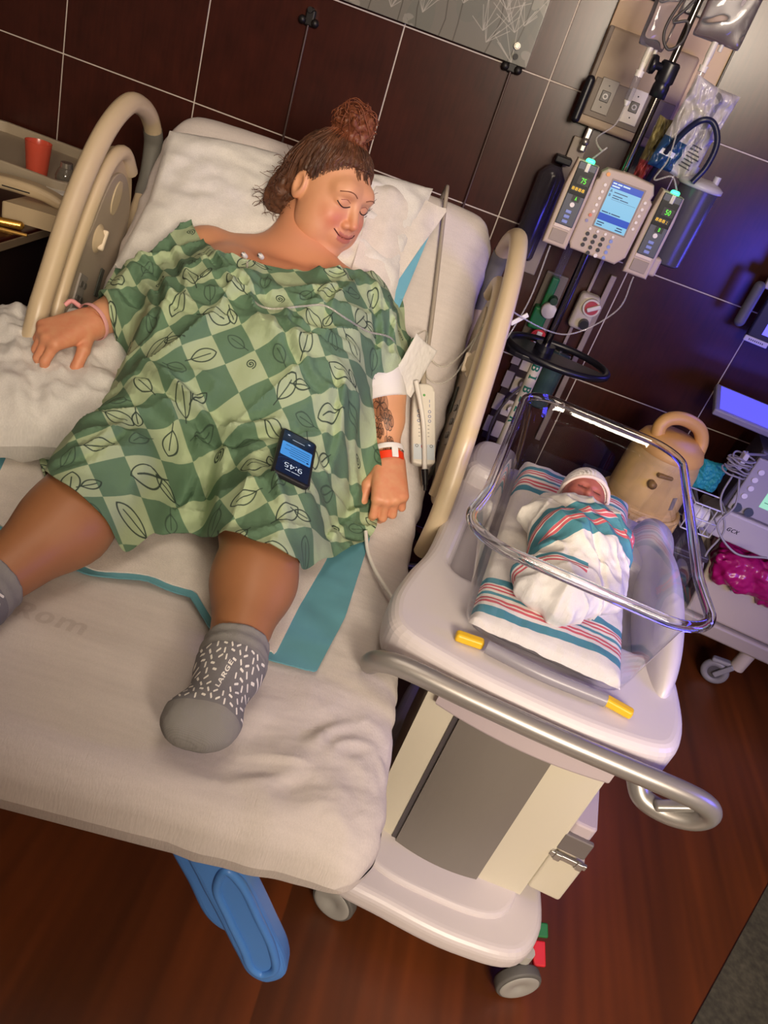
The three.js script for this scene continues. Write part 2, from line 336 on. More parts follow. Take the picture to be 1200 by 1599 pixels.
const bed = thing('hospital_bed', 'hospital bed frame with beige plastic side rails under the white mattress', 'bed', BEDP, BEDR);
{
  const fm = M(0x5b5852, 0.5);
  mesh('deck', [tr(rbox(0.8, 0.04, 0.72, 0.01), 0, 0.455, -0.62)], fm, bed);
  const bp = rbox(0.8, 0.04, 0.86, 0.01); tr(bp, 0, 0, 0, R(45)); const c = BB(0, 0.47, -0.175);
  mesh('back_section', tr(bp, c[0], c[1], c[2]), fm, bed);
  mesh('lift_column', tr(rbox(0.34, 0.3, 0.3, 0.03), 0, 0.29, -0.95), fm, bed);
  mesh('back_lift', tr(rbox(0.2, 0.4, 0.1, 0.02), 0, 0.5, -1.3), fm, bed);
  mesh('base', [tr(rbox(0.62, 0.09, 1.1, 0.03), 0, 0.155, -1.15)], M(0x8d857a, 0.5), bed);
  for (const x of [-0.27, 0.27]) for (const l of [0.7, 1.6]) { const k = mesh('caster', [tr(cyl(0.055, 0.055, 0.03, 24), x, 0.056, -l, 0, 0, PI / 2), bar([x, 0.06, -l], [x, 0.13, -l], 0.015)], matDark, bed); }
  // side rails: [y, l] outlines, w = side * 0.48
  const loop = [[0.60, 0.86], [0.72, 0.845], [0.86, 0.89], [0.925, 0.925], [1.09, 1.033], [1.208, 1.155], [1.262, 1.28], [1.252, 1.38], [1.212, 1.462], [1.15, 1.508], [1.06, 1.505], [0.96, 1.44], [0.87, 1.38]];
  const plate = [[0.70, 0.93], [0.87, 0.965], [1.02, 1.06], [1.12, 1.14], [1.165, 1.21], [1.165, 1.28], [1.10, 1.345], [0.98, 1.365], [0.85, 1.32], [0.74, 1.2], [0.67, 1.05]];
  for (const sd of [-1, 1]) {
    const rail = new THREE.Group(); rail.name = 'side_rail'; bed.add(rail);
    const X = sd * 0.483;
    mesh('grab_tube', tube(loop.map(([y, l]) => [X, y, -l]), 0.0225, 110, 18), matBeige, rail);
    mesh('grey_sleeve', tube([[1.19, 1.486], [1.15, 1.508], [1.08, 1.508], [1.02, 1.485]].map(([y, l]) => [X, y, -l]), 0.0245, 16, 18), matGreyP, rail);
    const sp = spline(plate.map(([y, l]) => [-l, y]), 70); // (z, y) outline
    const pg = extr(sp, 0.03, 0.009, 3); pg.applyMatrix4(new THREE.Matrix4().makeBasis(V(0, 0, 1), V(0, 1, 0), V(-1, 0, 0)));
    mesh('rail_panel', tr(pg, X + 0.015 + sd * 0.004, 0, 0), matBeige, rail);
    mesh('panel_ridge', tube([[0.72, 0.93], [0.87, 0.962], [1.02, 1.055], [1.12, 1.14], [1.16, 1.205], [1.158, 1.27], [1.11, 1.325]].map(([y, l]) => [X - sd * 0.012, y, -l]), 0.017, 60, 12), matBeige, rail);
    const inX = X - sd * 0.013;
    const ins = spline([[-0.99, 0.74], [-1.01, 0.9], [-1.1, 1.02], [-1.2, 1.115], [-1.27, 1.11], [-1.33, 1.03], [-1.31, 0.88], [-1.2, 0.77]], 60);
    const ig = extr(ins, 0.008, 0.002, 2); ig.applyMatrix4(new THREE.Matrix4().makeBasis(V(0, 0, 1), V(0, 1, 0), V(-1, 0, 0)));
    mesh('inset_plate', tr(ig, inX + (sd < 0 ? 0.006 : 0.002), 0, 0), matBeige2, rail);
    const fx = inX - sd * 0.006;
    const dial = mesh('dial', tr(lathe([[0, 0.014], [0.012, 0.014], [0.02, 0.008], [0.03, 0.004], [0.034, 0]], 26), fx, 0.985, -1.14, 0, 0, sd * PI / 2), matBeige, rail);
    mesh('release_lever', tr(rbox(0.014, 0.05, 0.012, 0.005), fx - sd * 0.012, 0.985, -1.14, R(-35)), M(0xe6d6bd, 0.4), rail);
    const pad = tr(cyl(0.024, 0.024, 0.004, 24), 0, 0, 0, 0, 0, PI / 2); pad.scale(1, 1.7, 1); tr(pad, 0, 0, 0, R(-30));
    mesh('oval_recess', tr(pad, fx - sd * 0.001, 1.065, -1.225), M(0xc2b190, 0.5), rail);
    // keypad
    const kp = rbox(0.006, 0.115, 0.05, 0.003, 2); tr(kp, 0, 0, 0, R(-28));
    mesh('keypad', tr(kp, fx - sd * 0.002, 0.865, -1.045), M(0x8f8880, 0.5), rail);
    for (let q = 0; q < 3; q++) for (let c2 = 0; c2 < 2; c2++) {
      const a = R(-28), du = (q - 1) * 0.034, dv = (c2 - 0.5) * 0.024;
      mesh('button', tr(cyl(0.008, 0.008, 0.005, 16), fx - sd * 0.006, 0.865 + du * Math.cos(a) - dv * Math.sin(a), -1.045 + du * Math.sin(a) + dv * Math.cos(a), 0, 0, PI / 2), M(0x5d5954, 0.4), rail);
    }
    mesh('label_plate', tr(rbox(0.003, 0.07, 0.022, 0.001, 1), fx - sd * 0.003, 0.87, -1.17, R(-28)), M(0x3f443c, 0.5), rail);
    mesh('rail_arm', bar([X - sd * 0.02, 0.72, -1.1], [sd * 0.37, 0.5, -1.0], 0.02), matGreyP, rail);
    mesh('rail_arm', bar([X - sd * 0.02, 0.8, -1.28], [sd * 0.37, 0.78, -1.32], 0.018), matGreyP, rail);
  }
  // blue moulded foot support under the foot end
  const blue = M(0x4a82cc, 0.42, { clearcoat: 0.1 });
  const s1 = spline([[0.12, 0.50], [0.19, 0.51], [0.225, 0.46], [0.28, 0.36], [0.31, 0.29], [0.30, 0.25], [0.27, 0.245], [0.235, 0.27], [0.185, 0.36], [0.14, 0.44]], 60);
  const s2 = spline([[0.17, 0.51], [0.235, 0.52], [0.29, 0.44], [0.345, 0.345], [0.385, 0.27], [0.395, 0.225], [0.37, 0.195], [0.335, 0.205], [0.30, 0.26], [0.245, 0.36], [0.2, 0.44]], 70);
  const sup = new THREE.Group(); sup.name = 'foot_support'; sup.userData.label = 'blue moulded plastic foot support'; bed.add(sup);
  mesh('back_shell', tr(extr(s1, 0.05, 0.016, 4), 0, 0, -0.115), blue, sup);
  mesh('front_shell', tr(extr(s2, 0.05, 0.014, 4), 0, 0, -0.075), blue, sup);
  const s3 = spline([[0.24, 0.49], [0.265, 0.47], [0.315, 0.385], [0.355, 0.31], [0.372, 0.25], [0.355, 0.228], [0.335, 0.24], [0.31, 0.29], [0.265, 0.375], [0.235, 0.44]], 60);
  mesh('raised_rim', tube(s3.getPoints().map((p) => [p.x, p.y, -0.025]), 0.0075, 120, 10, true), blue, sup);
  mesh('support_arm', [bar([0.2, 0.46, -0.09], [0.2, 0.455, -0.4], 0.018)], matGreyP, bed);
}

// ---------- draped cloth: a clipped height field over an outline ----------
// outline: [[a,b],...], map(a,b,h)->[x,y,z], height(a,b) -> h of the support; returns closed thin cloth geometry
function pnt(poly2, a, b) { // signed distance to polygon (negative inside)
  let d = 1e9, s = 1;
  for (let i = 0, j = poly2.length - 1; i < poly2.length; j = i++) {
    const [xi, yi] = poly2[i], [xj, yj] = poly2[j], ex = xj - xi, ey = yj - yi, wx = a - xi, wy = b - yi, t = clamp((wx * ex + wy * ey) / (ex * ex + ey * ey + 1e-12));
    d = Math.min(d, (wx - ex * t) ** 2 + (wy - ey * t) ** 2);
    const c1 = b >= yi, c2 = b < yj, c3 = ex * wy > ey * wx; if ((c1 && c2 && c3) || (!c1 && !c2 && !c3)) s = -s;
  }
  return s * Math.sqrt(d);
}
function drape({ outline, map, height, cell = 0.01, off = 0.006, relax = 0, wrinkle, thick = 0.003, uv = (a, b) => [a, b], smooth = 1 }) {
  const sm = smooth ? new THREE.CatmullRomCurve3(outline.map(([a, b]) => V(a, b, 0)), true, 'centripetal').getPoints(outline.length * 6).slice(0, -1).map((p) => [p.x, p.y]) : outline;
  let a0 = 1e9, a1 = -1e9, b0 = 1e9, b1 = -1e9;
  for (const [a, b] of sm) { a0 = Math.min(a0, a); a1 = Math.max(a1, a); b0 = Math.min(b0, b); b1 = Math.max(b1, b); }
  a0 -= cell * 2; b0 -= cell * 2; const nx = Math.ceil((a1 - a0) / cell) + 3, ny = Math.ceil((b1 - b0) / cell) + 3;
  const H0 = new Float32Array(nx * ny), SD = new Float32Array(nx * ny);
  for (let j = 0; j < ny; j++) for (let i = 0; i < nx; i++) { const a = a0 + i * cell, b = b0 + j * cell; H0[j * nx + i] = height(a, b) + off; SD[j * nx + i] = pnt(sm, a, b); }
  let H = H0.slice();
  for (let it = 0; it < relax; it++) { // taut cloth bridges hollows
    const Q = H.slice();
    for (let j = 1; j < ny - 1; j++) for (let i = 1; i < nx - 1; i++) { const k = j * nx + i; if (SD[k] > cell * 2) continue; Q[k] = Math.max(H0[k], mix(H[k], (H[k - 1] + H[k + 1] + H[k - nx] + H[k + nx]) / 4, 0.9)); }
    H = Q;
  }
  for (let it = 0; it < 2; it++) { const Q = H.slice(); for (let j = 1; j < ny - 1; j++) for (let i = 1; i < nx - 1; i++) { const k = j * nx + i; Q[k] = (H[k] * 2 + H[k - 1] + H[k + 1] + H[k - nx] + H[k + nx]) / 6; } H = Q; }
  const Wk = new Float32Array(nx * ny);
  if (wrinkle) for (let j = 0; j < ny; j++) for (let i = 0; i < nx; i++) { const k = j * nx + i; Wk[k] = wrinkle(a0 + i * cell, b0 + j * cell, -SD[k]); }
  for (let k = 0; k < H.length; k++) H[k] = Math.max(H[k] + Wk[k], H0[k] - 0.004);
  const pos = [], uvs = [];
  const vert = (a, b, h) => { pos.push(...map(a, b, h)); uvs.push(...uv(a, b)); };
  const tri = (A, B, C) => { // clip by SD<=0
    const inn = [A, B, C].filter((q) => q[3] <= 0).length; if (!inn) return;
    const out = []; const T = [A, B, C];
    for (let i = 0; i < 3; i++) { const p = T[i], q = T[(i + 1) % 3]; if (p[3] <= 0) out.push(p); if ((p[3] <= 0) !== (q[3] <= 0)) { const t = p[3] / (p[3] - q[3]); out.push([0, 1, 2, 3].map((k) => mix(p[k], q[k], t))); } }
    for (let i = 1; i < out.length - 1; i++) {
      for (const q of [out[0], out[i], out[i + 1]]) vert(q[0], q[1], q[2]);
      for (const q of [out[0], out[i + 1], out[i]]) vert(q[0], q[1], q[2] - thick);
    }
    if (inn < 3) { const cut = out.filter((q) => Math.abs(q[3]) < 1e-9); if (cut.length === 2) { const [p, q] = cut; vert(p[0], p[1], p[2]); vert(q[0], q[1], q[2]); vert(q[0], q[1], q[2] - thick); vert(p[0], p[1], p[2]); vert(q[0], q[1], q[2] - thick); vert(p[0], p[1], p[2] - thick); } }
  };
  const at = (i, j) => [a0 + i * cell, b0 + j * cell, H[j * nx + i], SD[j * nx + i]];
  for (let j = 0; j < ny - 1; j++) for (let i = 0; i < nx - 1; i++) { const A = at(i, j), B = at(i + 1, j), C = at(i + 1, j + 1), D = at(i, j + 1); if ((i + j) & 1) { tri(A, B, C); tri(A, C, D); } else { tri(A, B, D); tri(B, C, D); } }
  const g = new THREE.BufferGeometry();
  g.setAttribute('position', new THREE.Float32BufferAttribute(pos, 3)); g.setAttribute('uv', new THREE.Float32BufferAttribute(uvs, 2));
  g.computeVertexNormals();
  return toCreasedNormals(g, R(70));
}
const flatMap = (w, l, h) => [w, h, -l];
// pillow: rounded cushion in a frame given by centre, axes and half sizes
function pillowGeo(c, ax, ay, az, a, b, t, wr = 0.006, sd = 1) {
  const n = 56, m = 44, pos = [], uv = [], idx = [];
  for (const side of [1, -1]) {
    const base = pos.length / 3;
    for (let j = 0; j <= m; j++) for (let i = 0; i <= n; i++) {
      const u = -1 + 2 * i / n, v = -1 + 2 * j / m, pr = Math.sqrt(Math.max(0, (1 - u ** 4) * (1 - v ** 4))) ** 0.85;
      const px = u * (1 - 0.07 * (1 - v * v) * 0 - 0.05 * (1 - Math.abs(v)) * Math.abs(u)), py = v * (1 - 0.05 * (1 - Math.abs(u)) * Math.abs(v));
      const rad = Math.max(Math.abs(u), Math.abs(v));
      const f = fbm(u * 3 + sd, v * 3, sd) * wr * 1.6 + Math.sin((u * 7 + v * 11 + N3(u * 2, v * 2, sd) * 6)) * wr * 0.5 * sstep(0.2, 0.95, rad);
      const h = side * (t * pr + f * pr);
      pos.push(c[0] + ax[0] * px * a + ay[0] * py * b + az[0] * h, c[1] + ax[1] * px * a + ay[1] * py * b + az[1] * h, c[2] + ax[2] * px * a + ay[2] * py * b + az[2] * h);
      uv.push(u * a, v * b);
    }
    for (let j = 0; j < m; j++) for (let i = 0; i < n; i++) { const p = base + j * (n + 1) + i, q = p + n + 1; if (side > 0) idx.push(p, p + 1, q, p + 1, q + 1, q); else idx.push(p, q, p + 1, p + 1, q, q + 1); }
  }
  const g = new THREE.BufferGeometry();
  g.setAttribute('position', new THREE.Float32BufferAttribute(pos, 3)); g.setAttribute('uv', new THREE.Float32BufferAttribute(uv, 2)); g.setIndex(idx); g.computeVertexNormals(); return g;
}
{
  const ux = [1, 0, 0], us = [0, S2, -S2], un = [0, S2, S2];
  solo('pillow', pillowGeo(BB(-0.085, 0.63, 0.042), [0.99, 0.1, -0.1], us, un, 0.34, 0.2, 0.055, 0.012, 3), matPillow, 'white pillow behind the woman\'s head', 'pillow', BEDP, BEDR);
  const ca = Math.cos(0.35), sa = Math.sin(0.35);
  solo('pillow', pillowGeo([-0.425, 0.745, -0.85], [ca, 0.12, -sa], [-sa * 0.9, 0.18, -ca], [0.0, 1, 0.12], 0.19, 0.225, 0.085, 0.018, 9), matPillow, 'rumpled white pillow under the woman\'s right hand', 'pillow', BEDP, BEDR);
}
// disposable underpads
{
  const padBlue = M(0x5f9aa8, 0.6), padWhite = M(0xe4dcd4, 0.85, { map: texLinen, bumpMap: bumpLinen, bumpScale: 0.001 });
  const wk = (w, l) => fbm(w * 9, l * 9, 4) * 0.007 + Math.sin(w * 40 + l * 25 + N3(w * 5, l * 5, 1) * 5) * 0.002;
  const p1 = thing('underpad', 'white absorbent underpad with blue border under the woman\'s legs', 'underpad', BEDP, BEDR);
  const bedH = (w, l) => bedTop(l) + 0.004;
  mesh('blue_backing', drape({ outline: [[-0.44, 0.92], [-0.455, 0.7], [-0.40, 0.47], [-0.27, 0.42], [-0.15, 0.405], [-0.05, 0.432], [0.035, 0.425], [0.09, 0.36], [0.21, 0.328], [0.293, 0.33], [0.325, 0.5], [0.345, 0.78], [0.33, 0.93]], map: flatMap, height: bedH, off: 0.006, wrinkle: wk, smooth: 0, cell: 0.012 }), padBlue, p1);
  mesh('absorbent_layer', drape({ outline: [[-0.43, 0.93], [-0.435, 0.7], [-0.385, 0.485], [-0.26, 0.435], [-0.14, 0.42], [-0.045, 0.447], [0.04, 0.44], [0.095, 0.374], [0.215, 0.343], [0.235, 0.5], [0.262, 0.66], [0.27, 0.93]], map: flatMap, height: bedH, off: 0.0095, wrinkle: wk, smooth: 0, cell: 0.012 }), padWhite, p1);
  const p2 = thing('underpad', 'blue edge of an underpad beneath the arm pillow', 'underpad', BEDP, BEDR);
  mesh('blue_backing', drape({ outline: [[-0.452, 0.90], [-0.452, 0.72], [-0.38, 0.78], [-0.30, 0.86], [-0.3, 0.93]], map: flatMap, height: bedH, off: 0.016, wrinkle: wk, smooth: 0 }), padBlue, p2);
  const p3 = thing('underpad', 'white underpad with blue strip on the pillow right of the head', 'underpad', BEDP, BEDR);
  const bm = (w, s, h) => BB(w, s, h);
  const ph = (w, s) => 0.03 + 0.058 * sstep(0.30, 0.15, w) * sstep(0.42, 0.52, s) * sstep(0.88, 0.78, s);
  mesh('blue_backing', drape({ outline: [[0.13, 0.80], [0.285, 0.835], [0.27, 0.66], [0.255, 0.49], [0.14, 0.47]], map: bm, height: ph, off: 0.004, smooth: 0, wrinkle: (a, b) => fbm(a * 12, b * 12, 2) * 0.004 }), M(0x6fb0cc, 0.6), p3);
  mesh('absorbent_layer', drape({ outline: [[0.11, 0.82], [0.305, 0.84], [0.265, 0.70], [0.228, 0.56], [0.21, 0.49], [0.12, 0.48]], map: bm, height: ph, off: 0.0085, smooth: 0, wrinkle: (a, b) => fbm(a * 12, b * 12, 2) * 0.005 + 0.003 * Math.sin(a * 70 + b * 12) }), padWhite, p3);
}
// ---------- bassinet cart (local frame: x right, y up, -z towards the wall) ----------
const BASP = [0.3536, 0, 1.647], BASR = R(-6.2);
const matShell = M(0xcfc7c8, 0.38, { clearcoat: 0.15, clearcoatRoughness: 0.3 });
const matCream = M(0xcdc6b4, 0.45);
const matGreyPanel = M(0x77716b, 0.42);
const matLilac = M(0xbcafb4, 0.45);
const matHandle = M(0x9b9793, 0.33, { metalness: 0.55 });
const matAcrylic = new THREE.MeshPhysicalMaterial({ color: 0xf6f7fb, roughness: 0.03, transmission: 1, thickness: 0, ior: 1.49, side: THREE.DoubleSide });
const matRim = new THREE.MeshPhysicalMaterial({ color: 0xf4f5fb, roughness: 0.05, transmission: 1, thickness: 0.01, ior: 1.49 });
const cart = thing('bassinet_cart', 'white hospital bassinet cart with grey metal push handle beside the bed', 'bassinet cart', BASP, BASR);
const Lp = (x, l) => [x, l]; // plan outlines use (x, L)
{
  // base with casters
  const base = spline([[-0.2, -0.045], [-0.06, -0.062], [0.1, -0.062], [0.225, -0.03], [0.262, 0.05], [0.245, 0.2], [0.235, 0.45], [0.2, 0.64], [0.02, 0.68], [-0.16, 0.64], [-0.195, 0.45], [-0.205, 0.2], [-0.232, 0.03]], 80);
  mesh('base', [slab(base, 0.105, 0.165, 0.022, 5, 12)], matShell, cart);
  const hump = spline([[-0.14, 0.02], [0.02, -0.005], [0.17, 0.03], [0.2, 0.2], [0.17, 0.46], [0.02, 0.5], [-0.14, 0.46], [-0.17, 0.2]], 60);
  mesh('base_hump', slab(hump, 0.15, 0.176, 0.011, 4), matShell, cart);
  const casters = [[-0.155, 0.0, -12], [0.25, 0.015, 26], [-0.14, 0.58, 10], [0.18, 0.58, -20]];
  for (const [x, l, a] of casters) {
    const c = new THREE.Group(); c.name = 'caster'; c.position.set(x, 0, -l); c.rotation.y = R(a); cart.add(c);
    mesh('tyre', tr(lathe([[0.034, -0.013], [0.047, -0.013], [0.05, -0.008], [0.05, 0.008], [0.047, 0.013], [0.034, 0.013]], 36), 0, 0.05, 0.024, PI / 2), M(0x5a5856, 0.6), c);
    mesh('wheel_disc', [tr(lathe([[0, 0.009], [0.013, 0.0095], [0.015, 0.013], [0.034, 0.0155], [0.042, 0.0135], [0.043, 0.012]], 36), 0, 0.05, 0.026, PI / 2), tr(cyl(0.04, 0.04, 0.02, 30), 0, 0.05, 0.024, PI / 2)], M(0x9a9894, 0.45), c);
    mesh('fork', [tr(rbox(0.03, 0.05, 0.012, 0.005), 0, 0.075, 0.003), bar([0, 0.085, 0], [0, 0.125, 0], 0.016)], M(0xa9a6a0, 0.5), c);
  }
  mesh('brake_pedal', [tr(rbox(0.03, 0.012, 0.05, 0.004), 0.292, 0.07, -0.06, R(25), R(20)), tr(rbox(0.014, 0.02, 0.05, 0.004), 0.27, 0.082, -0.07, R(25))], M(0xc21f2a, 0.5), cart, 'red brake pedal');
  mesh('release_pedal', [tr(rbox(0.028, 0.012, 0.03, 0.004), 0.285, 0.092, -0.1, R(25), R(20))], M(0x1f6b38, 0.5), cart, 'green release pedal');

  // cabinet column with curved grey front
  const arc = (x0, x1, l, bulge, n = 14) => Array.from({ length: n + 1 }, (_, i) => { const t = i / n; return [mix(x0, x1, t), l - bulge * 4 * t * (1 - t)]; });
  const body = poly([...arc(-0.165, 0.2, 0.095, 0.012), [0.2, 0.44], [-0.165, 0.44]]);
  mesh('cabinet', slab(body, 0.17, 0.6, 0.003, 1), matCream, cart);
  const front = poly([...arc(-0.09, 0.1, 0.079, 0.012), [0.1, 0.2], [-0.09, 0.2]]);
  mesh('front_panel', slab(front, 0.172, 0.585, 0.003, 2), matGreyPanel, cart, 'dark grey curved front panel');
  mesh('panel_gap', slab(poly([...arc(-0.101, -0.091, 0.085, 0), [-0.091, 0.2], [-0.101, 0.2]]), 0.175, 0.585, 0.001, 1), M(0x4a4548, 0.5), cart);
  const drawer = poly([...arc(-0.145, 0.205, 0.072, 0.02), [0.205, 0.3], [-0.145, 0.3]]);
  mesh('drawer', slab(drawer, 0.585, 0.632, 0.006, 2), matLilac, cart, 'lilac grey drawer front');
  mesh('side_door', tr(rbox(0.012, 0.27, 0.1, 0.004), 0.204, 0.45, -0.15), matCream, cart);
  // side bin
  const bin = new THREE.Group(); bin.name = 'side_bin'; cart.add(bin);
  mesh('bin_box', tr(rbox(0.075, 0.13, 0.15, 0.008), 0.238, 0.27, -0.17), matCream, bin);
  mesh('bin_back', slab(rrect(0.05, 0.18, 0.012, 0.235, 0.2), 0.32, 0.425, 0.006, 2), matLilac, bin);
  mesh('bin_opening', tr(rbox(0.062, 0.05, 0.012, 0.004), 0.236, 0.37, -0.105), M(0x6b6462, 0.6), bin);
  mesh('latch', [tr(rbox(0.078, 0.014, 0.008, 0.002), 0.238, 0.335, -0.094), tr(rbox(0.014, 0.02, 0.01, 0.002), 0.215, 0.335, -0.091), tr(rbox(0.014, 0.02, 0.01, 0.002), 0.262, 0.335, -0.091)], matSteel, bin);

  // deck ring that carries the tub
  const outer = spline([[-0.27, 0.07], [-0.15, 0.038], [0.0, 0.03], [0.15, 0.038], [0.262, 0.07], [0.29, 0.14], [0.287, 0.26], [0.27, 0.36], [0.268, 0.6], [0.272, 0.84], [0.235, 0.9], [0.0, 0.915], [-0.24, 0.905], [-0.282, 0.85], [-0.28, 0.6], [-0.278, 0.36], [-0.295, 0.26], [-0.3, 0.14]], 110);
  const hole = rrect(0.44, 0.34, 0.04, 0, 0.49); outer.holes.push(hole);
  mesh('deck', slab(outer, 0.632, 0.722, 0.024, 5, 12), matShell, cart);
  mesh('under_tray', tr(rbox(0.5, 0.02, 0.4, 0.005), 0, 0.645, -0.49), matShell, cart);
  mesh('side_wing', surfNet((x, y, z) => smin(sdEll(x, y, z, [0.244, 0.715, -0.5], [0.046, 0.085, 0.3]), sdEll(x, y, z, [0.232, 0.715, -0.82], [0.05, 0.06, 0.085]), 0.06), [0.17, 0.66, -0.93], [0.31, 0.83, -0.16], 0.008), matShell, cart);
  const wing2 = spline([[-0.27, 0.72], [-0.2, 0.71], [-0.17, 0.8], [-0.17, 0.9], [-0.22, 0.915], [-0.275, 0.89]], 40);
  mesh('corner_block', slab(wing2, 0.69, 0.775, 0.028, 5), matShell, cart);
  // bar with yellow clips at the front of the tub
  mesh('front_bar', tube([[-0.105, 0.741, -0.098], [0, 0.743, -0.088], [0.125, 0.741, -0.098]], 0.0125, 30, 12), M(0x8b8790, 0.35), cart);
  for (const s of [-1, 1]) mesh('clip', tr(rbox(0.055, 0.018, 0.02, 0.006), 0.008 + s * 0.145, 0.733, -0.107, 0, s * -0.15), M(0xe0b420, 0.4), cart, 'yellow clip');
  // push handle
  mesh('push_handle', tube([[-0.225, 0.645, -0.1], [-0.262, 0.64, -0.07], [-0.285, 0.65, -0.03], [-0.272, 0.685, -0.005], [-0.225, 0.70, -0.0], [-0.1, 0.702, 0.004], [0.05, 0.702, 0.004], [0.2, 0.70, -0.004], [0.295, 0.696, -0.012], [0.34, 0.684, -0.02], [0.358, 0.66, -0.028], [0.345, 0.63, -0.034], [0.305, 0.612, -0.04], [0.26, 0.612, -0.05], [0.238, 0.632, -0.07]], 0.0195, 170, 18), matHandle, cart);
  mesh('handle_socket', tr(lathe([[0, 0.04], [0.02, 0.038], [0.026, 0.01], [0.024, -0.02], [0, -0.02]], 24), 0.235, 0.64, -0.085), matHandle, cart);
  mesh('handle_brace', [tr(rbox(0.07, 0.016, 0.022, 0.007), 0.305, 0.64, -0.035, 0, R(10), R(25))], matHandle, cart);
  mesh('handle_socket', tr(lathe([[0, 0.03], [0.022, 0.028], [0.026, 0], [0, -0.005]], 24), -0.235, 0.64, -0.1), matHandle, cart);
}
// clear tub: loft of rounded rectangles
function rloop(hx, l0, l1, r, flare, n = 96) {
  const c = new THREE.CurvePath(), pts = [], cz = (l0 + l1) / 2, hz = (l1 - l0) / 2, seg = n / 4;
  const corner = [[hx, l0, -90], [hx, l1, 0], [-hx, l1, 90], [-hx, l0, 180]];
  corner.forEach(([x, l, a], q) => {
    const sx = Math.sign(x), sl = Math.sign(l - cz), ox = x - sx * r, ol = l - sl * r;
    const per = Math.floor(seg * 0.5), nx = corner[(q + 1) % 4];
    for (let i = 0; i <= per; i++) { const t = R(a + 90 * i / per); pts.push([ox + r * Math.cos(t), ol + r * Math.sin(t)]); }
    const sx2 = Math.sign(nx[0]), sl2 = Math.sign(nx[1] - cz), t2 = R(nx[2]), e = [nx[0] - sx2 * r + r * Math.cos(t2), nx[1] - sl2 * r + r * Math.sin(t2)], s = pts[pts.length - 1];
    for (let i = 1; i < seg - per; i++) { const t = i / (seg - per); pts.push([mix(s[0], e[0], t), mix(s[1], e[1], t)]); }
  });
  return pts.map(([x, l]) => { const k = flare * sstep(l0 + 0.22, l0 + 0.02, l); return [x * (1 + k), l]; });
}
